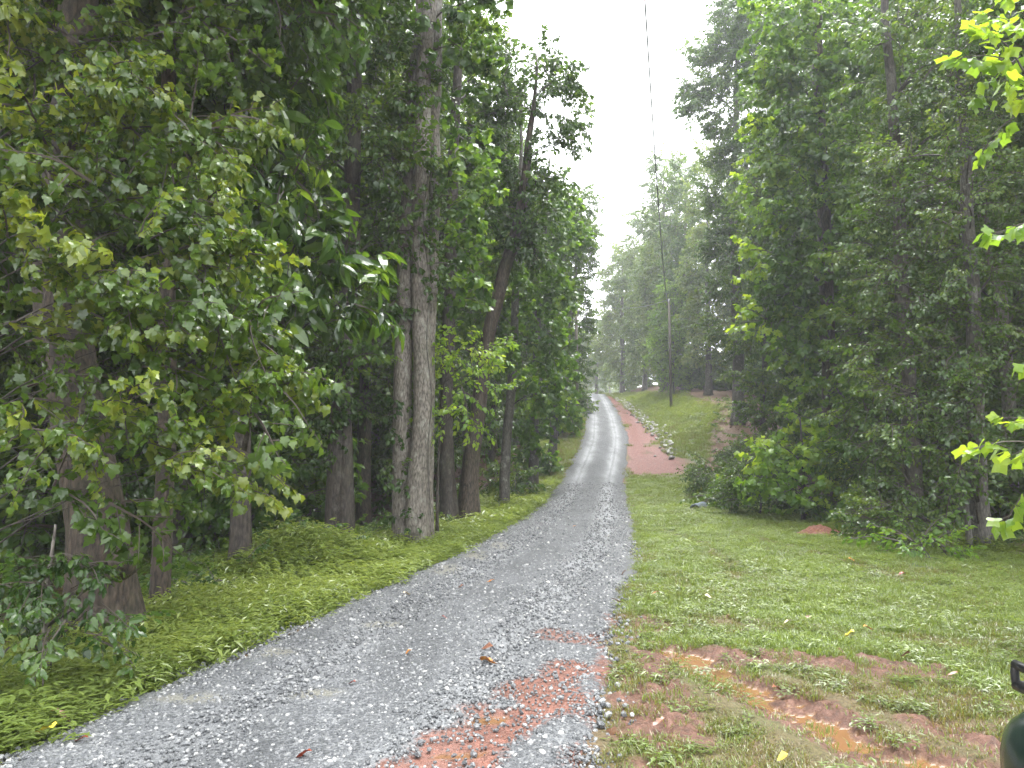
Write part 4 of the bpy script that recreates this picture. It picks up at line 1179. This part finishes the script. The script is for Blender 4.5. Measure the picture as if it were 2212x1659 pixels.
rip = thing('stone_riprap', 'line of pale broken stones lining the ditch beside the red dirt', 'riprap', (float(xc(55) + 3.4), 55, float(gh(xc(55) + 3.4, 55))))
rmes = [rock_mesh('stone', 500 + i, M['riprap'], .8) for i in range(8)]
b0 = np.array(rip.location)
for i in range(290):
    y = 36.5 + 46 * (i / 290) ** .9 + rg.normal(0, .35)
    cen = np.interp(y, *CEN) + .15
    if math.sin(y * .9) > .97: continue
    x = float(xc(y) + hw(y) + cen + rg.normal(0, .26)); s = float(np.clip(rg.lognormal(-1.95, .28), .08, .21))
    o = obj('stone', rmes[i % 8], rip, tuple(np.array([x, y, float(gh(x, y)) + s * .35]) - b0))
    o.scale = (s, s, s); o.rotation_euler = (rg.normal(0, .5), rg.normal(0, .5), rg.uniform(0, 6.28))

# culvert mouth in the swale
n = N('culvert_plastic'); M['culvert'] = n.done(n.bsdf((.10, .12, .15), .4))
cp = P(1507, 1095, 21.6)
cz = float(gh(cp[0], cp[1]))
cv = thing('culvert_pipe', 'dark blue-grey culvert pipe mouth at the edge of the lawn', 'pipe', (cp[0], cp[1], cz), rotz=R(-25))
ys = np.linspace(-.45, .9, 40)
rr1 = .145 + .008 * np.sin(np.arange(40) * 1.6)
v1_, f1_ = tube(np.stack([ys * 0, ys, ys * 0 + .02], 1), rr1, 18, cap=False)
v2_, f2_ = tube(np.stack([ys * 0, ys, ys * 0 + .02], 1), np.full(40, .125), 18, cap=False)
a_ = np.arange(18); ring = np.stack([a_, (a_ + 1) % 18, len(v1_) + (a_ + 1) % 18, len(v1_) + a_], 1)
V_, F_ = join([(v1_, f1_), (v2_, f2_[:, ::-1])])
obj('corrugated_pipe', np_mesh('corrugated_pipe', V_, np.concatenate([F_, ring]), [M['culvert']], smooth=True), cv)

# red earth mound on the lawn
n = N('red_earth'); co = n.coord(); nz = n.noise(22, 6, .7, co)
M['earth'] = n.done(n.bsdf(n.ramp(nz, [(.3, (.10, .032, .018)), (.7, (.27, .10, .055))]), .55, nz, .9, .05))
mp = P(1772, 1150, 15.0)
q = np.linspace(-1, 1, 41); MX, MY = np.meshgrid(q * .62, q * .5)
rad = np.hypot(MX / .40, MY / .36) + .55 * (fbm(MX * 4 + 9, MY * 4, 5) - .5)
MZ = .15 * np.clip(1 - rad ** 1.4, -.4, 1) + .10 * (fbm(MX * 13, MY * 13, 8) - .5)
md_ = obj('dirt_mound', np_mesh('dirt_mound', np.stack([MX.ravel(), MY.ravel(), MZ.ravel()], 1), grid_faces(41, 41), [M['earth']], smooth=True), None, (mp[0], mp[1], float(gh(mp[0], mp[1])) + .005))
tag(md_, 'low mound of bare red earth on the lawn near the right trees', 'mound')

# ------------------------------------------------------------------ grass, weeds, ferns
def tuft(name, kind, seed, nb, spread, hgt, mat):
    r_ = np.random.default_rng(seed)
    V, F, lv, k_ = [], [], [], 0
    for i in range(nb):
        a = r_.uniform(0, 6.28); rad = spread * math.sqrt(r_.random())
        b = np.array([rad * math.cos(a), rad * math.sin(a), -.01])
        h = hgt * r_.uniform(.5, 1.15); d_ = r_.uniform(0, 6.28); ln = h * r_.uniform(.25, 1.0)
        dv = np.array([math.cos(d_), math.sin(d_), 0]); sv = np.array([-dv[1], dv[0], 0])
        q = r_.random()
        if kind == 'blade':
            wd = r_.uniform(.0014, .0034)
            pts = [b, b + dv * ln * .35 + [0, 0, h * .65], b + dv * ln + [0, 0, h * .95]]
            vv_ = [pts[0] - sv * wd, pts[0] + sv * wd, pts[1] - sv * wd * .9, pts[1] + sv * wd * .9, pts[2]]
            V += vv_; F += [(k_, k_ + 1, k_ + 3), (k_, k_ + 3, k_ + 2), (k_ + 2, k_ + 3, k_ + 4)]; lv += [q] * 5; k_ += 5
        else:
            # stem with lance leaves
            for j in range(4):
                base = b + np.array([0, 0, h * (.25 + .25 * j)]) + dv * ln * .12 * j
                aa = d_ + j * 2.4; lv_ = np.array([math.cos(aa), math.sin(aa), r_.uniform(-.25, .45)])
                s_ = np.array([-math.sin(aa), math.cos(aa), 0]); L_ = hgt * r_.uniform(.35, .6); wd = L_ * .17
                vv_ = [base, base + lv_ * L_ * .45 + s_ * wd, base + lv_ * L_ - [0, 0, L_ * .15], base + lv_ * L_ * .45 - s_ * wd]
                V += vv_; F += [(k_, k_ + 1, k_ + 2), (k_, k_ + 2, k_ + 3)]; lv += [q] * 4; k_ += 4
    return bpy.data.objects.new(name, np_mesh(name, np.array(V), np.array(F), [M[mat]], attrs=dict(lv=np.array(lv))))
GG = scatter_group('grass_scatter', [tuft('grass_tuft', 'blade', 600 + i, 48, .09, .07, 'grass') for i in range(5)] + [tuft('weed_tuft', 'lance', 620 + i, 12, .08, .10, 'weed') for i in range(4)])
def fern_obj(seed):
    r_ = np.random.default_rng(seed); V, F, lv, k_ = [], [], [], 0
    for i in range(7):
        a = i * .9 + r_.uniform(-.3, .3); L_ = r_.uniform(.38, .6)
        for j in range(12):
            f = (j + 1) / 12; p = np.array([math.cos(a) * L_ * f, math.sin(a) * L_ * f, L_ * (.9 * f - .65 * f * f)])
            wl = L_ * .26 * math.sin(math.pi * (.12 + .85 * f))
            for sg_ in (1, -1):
                sd2 = np.array([-math.sin(a) * sg_, math.cos(a) * sg_, -.15]) + .35 * np.array([math.cos(a), math.sin(a), 0])
                ww = np.array([math.cos(a), math.sin(a), 0]) * L_ * .026
                V += [p - ww, p + sd2 * wl, p + ww]; F.append((k_, k_ + 1, k_ + 2)); lv += [f] * 3; k_ += 3
    return bpy.data.objects.new('fern_plant', np_mesh('fern_plant', np.array(V), np.array(F), [M['fern']], attrs=dict(lv=np.array(lv))))
FG = scatter_group('fern_scatter', [fern_obj(640 + i) for i in range(3)])
LG = scatter_group('litter_scatter', [bpy.data.objects.new('litter_leaf', np_mesh('litter_leaf', *leaf_template(k_, .3, .5), [M['litter']], attrs=dict(lv=np.full(len(leaf_template(k_)[0]), .5)))) for k_ in ('oak', 'ovate', 'maple')])

rq = np.random.default_rng(47)
def rand_pts(x0, x1, y0, y1, per):
    nn = int(per * (x1 - x0) * (y1 - y0)); return rq.uniform(x0, x1, nn), rq.uniform(y0, y1, nn)
GX, GY, GS = [], [], []
for (x0, x1, y0, y1, per, sc) in [(-4.8, 6.5, 2.4, 9, 330, 1.0), (-5.2, 9.5, 9, 16, 170, 1.25), (-5, 10, 16, 30, 70, 1.8), (-2, 18, 30, 60, 26, 2.6), (2, 22, 60, 95, 11, 3.4)]:
    a, b = rand_pts(x0, x1, y0, y1, per); GX.append(a); GY.append(b); GS.append(np.full(len(a), sc))
x = np.concatenate(GX); y = np.concatenate(GY); s = np.concatenate(GS)
lw, rd_, lt_, rl_ = zones(x, y)
sd0 = x - xc(y); off = np.abs(sd0) - hw(y)
mdm = mud_mask(x, y) * (sd0 > 0) * (y < 9); brm = brown_mask(x, y) * (sd0 > 0) * (y < 17)
prob = lw * (1 - sstep(.15, .5, rd_)) * (1 - .75 * rl_) * (1 - .9 * mdm) * (1 - .40 * brm) * (1 - .85 * (lt_ * lw > .5)) * sstep(-.12, .25, off) * (.5 + .5 * sstep(.3, .55, fbm(x * 1.9, y * 1.9, 131)))
prob *= (np.hypot((x - mp[0]) / .6, (y - mp[1]) / .48) > 1)
keep = rq.random(len(x)) < prob
keep &= ~((np.abs(x) > .76 * y + 1.2))
x, y, s, brm, off, sd0, rl_ = x[keep], y[keep], s[keep], brm[keep], off[keep], sd0[keep], rl_[keep]
nn = len(x)
left = sd0 < 0
patch = fbm(x * .7, y * .7, 111)
tn = .60 + .9 * (patch - .5) + .5 * (fbm(x * 3, y * 3, 133) - .5) + rq.normal(0, .12, nn) - .42 * brm - .35 * rl_ - .34 * (y > 31) * sstep(.3, .6, patch) + .08 * left
tn -= .22 * (1 - sstep(.0, .35, off))
pick = np.where(rq.random(nn) < np.where(left, .62, .10) * (y < 30), rq.integers(5, 9, nn), rq.integers(0, 5, nn))
hs = (.6 + .9 * fbm(x * 1.3, y * 1.3, 135)) * np.where(left, 1.05 + .5 * sstep(.8, 1.8, off), .85) * rq.uniform(.7, 1.25, nn) * (1 - .3 * brm) * (1 + .5 * (y > 34))
hs *= np.where(np.abs(s - 1.0) < .1, 1, .8)
wk = np.where((pick >= 5) & left, rq.uniform(1.0, 1.7, nn), 1.0)
sc3 = np.stack([s * wk, s * wk, s * wk * hs], 1)
print('grass', nn)
scatter('grass', GG, np.stack([x, y, gh(x, y) - .03 * (np.abs(off) < .1)], 1), np.stack([rq.normal(0, .08, nn), rq.normal(0, .08, nn), rq.uniform(0, 6.28, nn)], 1), sc3, np.clip(tn, 0, 1), pick, kind='stuff')

# taller weeds along the forest edges and on the bank
x, y = rand_pts(-6, 20, 3.5, 80, 16)
tl = -(x - xc(y)) - hw(y); tr = x - xc(y) - hw(y)
edge = np.interp(y, [0, 8, 12, 15, 19, 24, 29, 34, 45, 60, 80], [9.0, 9.0, 8.2, 8.0, 7.2, 7.0, 7.2, 9, 12.5, 14.5, 14.5])
pr = np.maximum(.85 * gauss((tl - 2.1) / .55), .75 * gauss((x - edge) / .7) * (y < 32))
pr = np.maximum(pr, .55 * sstep(38, 46, y) * gauss((tr - np.interp(y, [40, 60, 80], [5.0, 3.6, 2.6])) / 1.2))
pr = np.maximum(pr, .7 * gauss(np.hypot((x + 3.2) / .9, (y - 11) / .9)))
keep = (rq.random(len(x)) < pr) & (np.abs(x) < .76 * y + 1)
x, y = x[keep], y[keep]; nn = len(x)
s = rq.uniform(1.3, 2.4, nn) * np.where(y > 35, 1.6, 1)
scatter('weeds', GG, np.stack([x, y, gh(x, y)], 1), np.stack([rq.normal(0, .1, nn), rq.normal(0, .1, nn), rq.uniform(0, 6.28, nn)], 1), s, np.clip(rq.normal(.55, .2, nn), 0, 1), rq.integers(5, 9, nn), kind='stuff')

# fern bed and seedlings on the forest floor
x, y = rand_pts(-16, 0, 8, 26, 7)
tl = -(x - xc(y)) - hw(y)
pr = sstep(2.0, 2.8, tl) * sstep(.40, .55, fbm(x * .35, y * .35, 121) + .25 * gauss((y - 14) / 5) * (tl < 9))
keep = (rq.random(len(x)) < pr) & (np.abs(x) < .76 * y + 1)
x, y = x[keep], y[keep]; nn = len(x)
scatter('ferns', FG, np.stack([x, y, gh(x, y)], 1), np.stack([rq.normal(0, .1, nn), rq.normal(0, .1, nn), rq.uniform(0, 6.28, nn)], 1), rq.uniform(.7, 1.3, nn), np.clip(rq.normal(.6, .2, nn), 0, 1), rq.integers(0, 3, nn), kind='stuff')
x, y = rand_pts(-22, 26, 4, 50, 3.2)
tl = -(x - xc(y)) - hw(y); edge = np.interp(y, [0, 8, 12, 15, 19, 24, 29, 34, 45, 60, 80], [9.0, 9.0, 8.2, 8.0, 7.2, 7.0, 7.2, 9, 12.5, 14.5, 14.5])
keep = ((tl > 2.0) | (x > edge + .2)) & (np.abs(x) < .76 * y + 1) & (rq.random(len(x)) < .8)
x, y = x[keep], y[keep]; nn = len(x)
scatter('seedlings', SP['green'][0], np.stack([x, y, gh(x, y) + rq.uniform(.05, .35, nn)], 1), np.stack([rq.normal(0, .3, nn), rq.normal(-.2, .4, nn), rq.uniform(0, 6.28, nn)], 1), rq.uniform(.4, .8, nn), np.clip(rq.normal(.5, .2, nn), 0, 1), rq.integers(0, 4, nn), kind='stuff')
feet = [(o_.location.x, o_.location.y) for o_ in C.objects if o_.type == 'EMPTY' and o_.get('category') == 'tree' and o_.location.y < 26 and 'wood_tree' not in o_.name]
fx, fy = [], []
for ax_, ay_ in feet:
    a = rq.uniform(0, 6.28, 46); rad = rq.uniform(.16, .75, 46)
    fx.append(ax_ + rad * np.cos(a)); fy.append(ay_ + rad * np.sin(a))
x, y = np.concatenate(fx), np.concatenate(fy)
keep = np.abs(x - xc(y)) > hw(y) + .3
x, y = x[keep], y[keep]; nn = len(x)
scatter('undergrowth', GG, np.stack([x, y, gh(x, y)], 1), np.stack([rq.normal(0, .15, nn), rq.normal(0, .15, nn), rq.uniform(0, 6.28, nn)], 1), rq.uniform(1.0, 2.4, nn), np.clip(rq.normal(.4, .25, nn), 0, 1), rq.integers(3, 9, nn), kind='stuff')
x, y = rand_pts(-9, 11, 4.5, 24, 26)
tl = -(x - xc(y)) - hw(y); edge = np.interp(y, [0, 8, 12, 15, 19, 24, 29], [9.0, 9.0, 8.2, 8.0, 7.2, 7.0, 7.2])
keep = (rq.random(len(x)) < np.maximum(.55 * gauss((tl - 2.6) / .8), .5 * gauss((x - edge - .5) / .7))) & (np.abs(x) < .76 * y + 1) & (fbm(x * .9, y * .9, 141) > .42)
x, y = x[keep], y[keep]; nn = len(x)
scatter('low_plants', SP['green'][0], np.stack([x, y, gh(x, y) + rq.uniform(.03, .25, nn)], 1), np.stack([rq.normal(0, .3, nn), rq.normal(-.3, .4, nn), rq.uniform(0, 6.28, nn)], 1), rq.uniform(.35, .7, nn), np.clip(rq.normal(.6, .25, nn), 0, 1), rq.integers(0, 4, nn), kind='stuff')
# dead leaves on the forest floor, the bank and thinly on the lawn
x, y = rand_pts(-14, 20, 3.5, 45, 26)
lw, rd_, lt_, rl_ = zones(x, y)
keep = (rq.random(len(x)) < np.where(lt_ > .5, .8, .008)) & (np.abs(x) < .76 * y + 1) & (np.abs(x - xc(y)) > hw(y) + .1)
x, y = x[keep], y[keep]; nn = len(x)
scatter('leaf_litter', LG, np.stack([x, y, gh(x, y) + .02], 1), np.stack([rq.normal(0, .4, nn), rq.normal(0, .4, nn), rq.uniform(0, 6.28, nn)], 1), rq.uniform(.06, .14, nn), rq.random(nn), rq.integers(0, 3, nn), kind='stuff')

# ------------------------------------------------------------------ single fallen leaves one can pick out
n = N('fallen_orange'); M['f_orange'] = n.done(n.bsdf(n.ramp(n.noise(6, 4, .6, n.coord()), [(.35, (.22, .06, .015)), (.6, (.52, .22, .03)), (.8, (.65, .40, .08))]), .3))
n = N('fallen_red'); M['f_red'] = n.done(n.bsdf(n.ramp(n.noise(6, 4, .6, n.coord()), [(.35, (.14, .02, .012)), (.7, (.36, .07, .03))]), .3))
n = N('fallen_yellow'); M['f_yellow'] = n.done(n.bsdf((.66, .52, .06), .35))
n = N('fallen_brown'); M['f_brown'] = n.done(n.bsdf(n.ramp(n.noise(6, 4, .6, n.coord()), [(.35, (.09, .035, .02)), (.7, (.24, .10, .05))]), .4))
n = N('fallen_pale'); M['f_pale'] = n.done(n.bsdf((.55, .45, .30), .45))
FL = [(1058, 1424, 'maple', 'f_orange', .13, 'large orange maple leaf lying in the middle of the gravel'), (1052, 1394, 'ovate', 'f_brown', .10, 'curled striped brown leaf just above the large orange leaf on the gravel'),
      (652, 1624, 'long', 'f_red', .13, 'long dark red leaf on the gravel at the bottom edge'), (880, 1406, 'ovate', 'f_orange', .08, 'small orange-red leaf on the gravel left of the large orange leaf'),
      (132, 1548, 'oak', 'f_brown', .13, 'curled pale brown leaf on the grass edge at the lower left'), (96, 1580, 'tulip', 'f_yellow', .10, 'yellow leaf where the left verge meets the gravel'),
      (175, 1590, 'long', 'f_red', .09, 'small dark red leaf on the gravel at the lower left'), (1690, 1640, 'ovate', 'f_yellow', .065, 'bright yellow leaf beside the orange puddle at the bottom'),
      (1834, 1372, 'tulip', 'f_yellow', .09, 'folded yellow leaf on the lawn right of the muddy patch'), (1415, 1282, 'oak', 'f_orange', .10, 'orange leaf on the grass right of the gravel edge'),
      (1060, 1252, 'oak', 'f_orange', .11, 'orange brown leaf far up the gravel near its middle'), (996, 1264, 'ovate', 'f_brown', .08, 'small brown leaf left of the orange brown one up the gravel'),
      (960, 1330, 'ovate', 'f_red', .07, 'small red leaf in the middle of the gravel'), (1332, 1298, 'long', 'f_brown', .13, 'striped brown leaf at the right edge of the gravel'),
      (1345, 1236, 'oak', 'f_brown', .12, 'dark curled leaf at the right gravel edge farther up'), (1946, 1242, 'maple', 'f_red', .10, 'dark red leaf on the right lawn'),
      (1700, 1345, 'ovate', 'f_pale', .09, 'pale tan leaf on the lawn above the muddy patch'), (1876, 1358, 'oak', 'f_orange', .10, 'orange leaf on the lawn right of the folded yellow leaf'),
      (1535, 1190, 'oak', 'f_pale', .11, 'pale leaf on the lawn near the old tyre line'), (1840, 1210, 'oak', 'f_orange', .10, 'tan orange leaf on the right lawn below the red mound'),
      (1530, 1290, 'ovate', 'f_pale', .08, 'pale whitish leaf on the lawn left of the tan leaf'), (1955, 1416, 'ovate', 'f_brown', .09, 'brown leaf on the dug brown soil at the right lawn'),
      (1425, 1562, 'oak', 'f_brown', .10, 'wet dark red leaf on the trampled grass at the bottom'), (880, 1280, 'tulip', 'f_pale', .08, 'pale leaf near the left edge of the gravel'),
      (760, 1470, 'ovate', 'f_red', .06, 'tiny reddish purple leaf on the left half of the gravel'), (1240, 1135, 'ovate', 'f_orange', .09, 'small orange leaf in the gravel where the road starts to rise'),
      (1680, 1490, 'ovate', 'f_brown', .09, 'dark wet leaf left of the orange rut water'), (2060, 1458, 'long', 'f_brown', .10, 'dark curled leaf on the brown grass at the right')]
fr = np.random.default_rng(8)
for u, v, kd, mt, sz, lb in FL:
    slope = P(u, v, 1.0)[2] - CAMZ; d_ = -CAMZ / slope
    for _ in range(5):
        p = P(u, v, d_); d_ = (float(gh(p[0], p[1])) + .06 - CAMZ) / slope
    p = P(u, v, d_); sdd = p[0] - float(xc(p[1])); onr = abs(sdd) < float(hw(p[1]))
    tv, tf = leaf_template(kd, .9, .25)
    tv = tv.copy(); tv[:, 2] += .12 * np.sin(tv[:, 0] * 7) * .5
    o = obj('fallen_leaf', np_mesh('fallen_leaf', tv - [.5, 0, 0], tf, [M[mt]], smooth=True), None, (p[0], p[1], float(gh(p[0], p[1])) + (.052 if onr else .075)))
    o.scale = (sz, sz, sz); o.rotation_euler = (fr.normal(0, .2), fr.normal(.1, .15), fr.uniform(-.6, .6) + (3.14 if fr.random() < .5 else 0))
    tag(o, lb, 'leaf', 'fallen leaves')

# ------------------------------------------------------------------ parked quad bike, its front fender at the right edge of the frame
n = N('green_plastic'); M['quad'] = n.done(n.bsdf((.009, .017, .014), .22, spec=.5))
n = N('black_steel'); M['black'] = n.done(n.bsdf((.012, .012, .013), .3))
n = N('tyre_rubber'); M['tyre'] = n.done(n.bsdf((.02, .019, .018), .8))
n = N('lamp_glass'); M['lamp'] = n.done(n.bsdf((.6, .6, .6), .1))
def superell(c, r, e1=.6, e2=.7, nu=28, nv=16, zmin=-1):
    u = np.linspace(-np.pi, np.pi, nu, endpoint=False); v = np.linspace(-np.pi / 2, np.pi / 2, nv)
    U, Vv = np.meshgrid(u, v)
    f = lambda a, e: np.sign(a) * np.abs(a) ** e
    x = r[0] * f(np.cos(Vv), e1) * f(np.cos(U), e2); y = r[1] * f(np.cos(Vv), e1) * f(np.sin(U), e2); z = r[2] * np.maximum(f(np.sin(Vv), e1), zmin)
    V = np.stack([x + c[0], y + c[1], z + c[2]], -1).reshape(-1, 3)
    F = [(i * nu + j, i * nu + (j + 1) % nu, (i + 1) * nu + (j + 1) % nu, (i + 1) * nu + j) for i in range(nv - 1) for j in range(nu)]
    return V, np.array(F)
def rod(pts, r): return tube(spline(pts, 14), np.full(14, r), 8)
qx, qy = 1.975, 1.35
qz = float(gh(qx, qy))
qd = thing('quad_bike', 'dark green quad bike fender with black rack poking in at the lower right edge', 'quad bike', (qx, qy, qz))
def qp(name, vf, mat, parent=qd, smooth=True):
    return obj(name, np_mesh(name, vf[0], vf[1], [M[mat]], smooth=smooth), parent)
for sx in (-1, 1):
    qp('front_fender', superell((sx * .30, .68, .70), (.27, .36, .20), .75, .8), 'quad')
    qp('rear_fender', superell((sx * .33, -.62, .72), (.24, .40, .10), .6, .6), 'quad')
    qp('headlight', superell((sx * .17, 1.0, .74), (.07, .05, .05)), 'lamp')
    for yy in (.66, -.62):
        a_ = np.linspace(0, 2 * np.pi, 33)[:-1]
        prof = [(-.11, .19), (-.12, .26), (-.08, .295), (0, .305), (.08, .295), (.12, .26), (.11, .19)]
        V = np.array([[sx * .46 + px, yy + pr * math.cos(t), .305 + pr * math.sin(t)] for px, pr in prof for t in a_])
        F = np.array([(i * 32 + j, i * 32 + (j + 1) % 32, (i + 1) * 32 + (j + 1) % 32, (i + 1) * 32 + j) for i in range(6) for j in range(32)])
        wl = qp('wheel', superell((sx * .46, yy, .305), (.09, .19, .19), .4, 1, 24, 8), 'black')
        qp('tyre', (V, F), 'tyre', wl)
qp('hood', superell((0, .66, .72), (.24, .40, .13), .7, .7), 'quad')
qp('chassis', superell((0, 0, .42), (.24, .95, .12), .5, .5), 'black')
qp('fuel_tank', superell((0, .12, .76), (.17, .26, .13)), 'quad')
qp('seat', superell((0, -.38, .82), (.17, .42, .08), .5, .6), 'black')
hb_ = qp('handlebar', rod([(-.38, .1, 1.06), (-.2, .18, 1.04), (0, .2, 1.0), (.2, .18, 1.04), (.38, .1, 1.06)], .013), 'black')
for sx in (-1, 1): qp('grip', rod([(sx * .38, .1, 1.06), (sx * .32, .125, 1.055), (sx * .26, .15, 1.05)], .02), 'black', hb_)
for nm, y0, y1, z0 in (('front_rack', .45, .90, .93), ('rear_rack', -.95, -.55, .90)):
    bars = [rod([(-.475, y0, z0), (-.48, (y0 + y1) / 2, z0), (-.475, y1, z0)], .016), rod([(.475, y0, z0), (.48, (y0 + y1) / 2, z0), (.475, y1, z0)], .016)]
    bars += [rod([(-.475, t, z0), (0, t, z0 + .005), (.475, t, z0)], .012) for t in np.linspace(y0, y1, 5)]
    bars += [rod([(sx * .475, y0, z0 + .06), (sx * .48, (y0 + y1) / 2, z0 + .06), (sx * .475, y1, z0 + .06)], .014) for sx in (-1, 1)]
    bars += [rod([(sx * .475, t, z0), (sx * .478, t, z0 + .03), (sx * .475, t, z0 + .06)], .012) for sx in (-1, 1) for t in np.linspace(y0, y1, 4)]
    bars += [rod([(sx * .30, t, z0), (sx * .27, t, z0 - .06), (sx * .22, t, z0 - .13)], .012) for sx in (-1, 1) for t in (y0 + .05, y1 - .05)]
    qp(nm, join(bars), 'black')

# ------------------------------------------------------------------ rain haze: one closed box of even air round everything
hzv, hzf = box((0, 130, 19), (640, 400, 50))
n = N('haze_air')
pv = n.n('ShaderNodeVolumePrincipled')
pv.inputs['Color'].default_value = (.93, .96, 1.0, 1)
pv.inputs['Density'].default_value = 0.0012
pv.inputs['Anisotropy'].default_value = 0.2
n.l(pv.outputs[0], n.out.inputs['Volume'])
M['haze'] = n.m
hz = obj('haze', np_mesh('haze', hzv, hzf, [M['haze']]), kind='stuff')
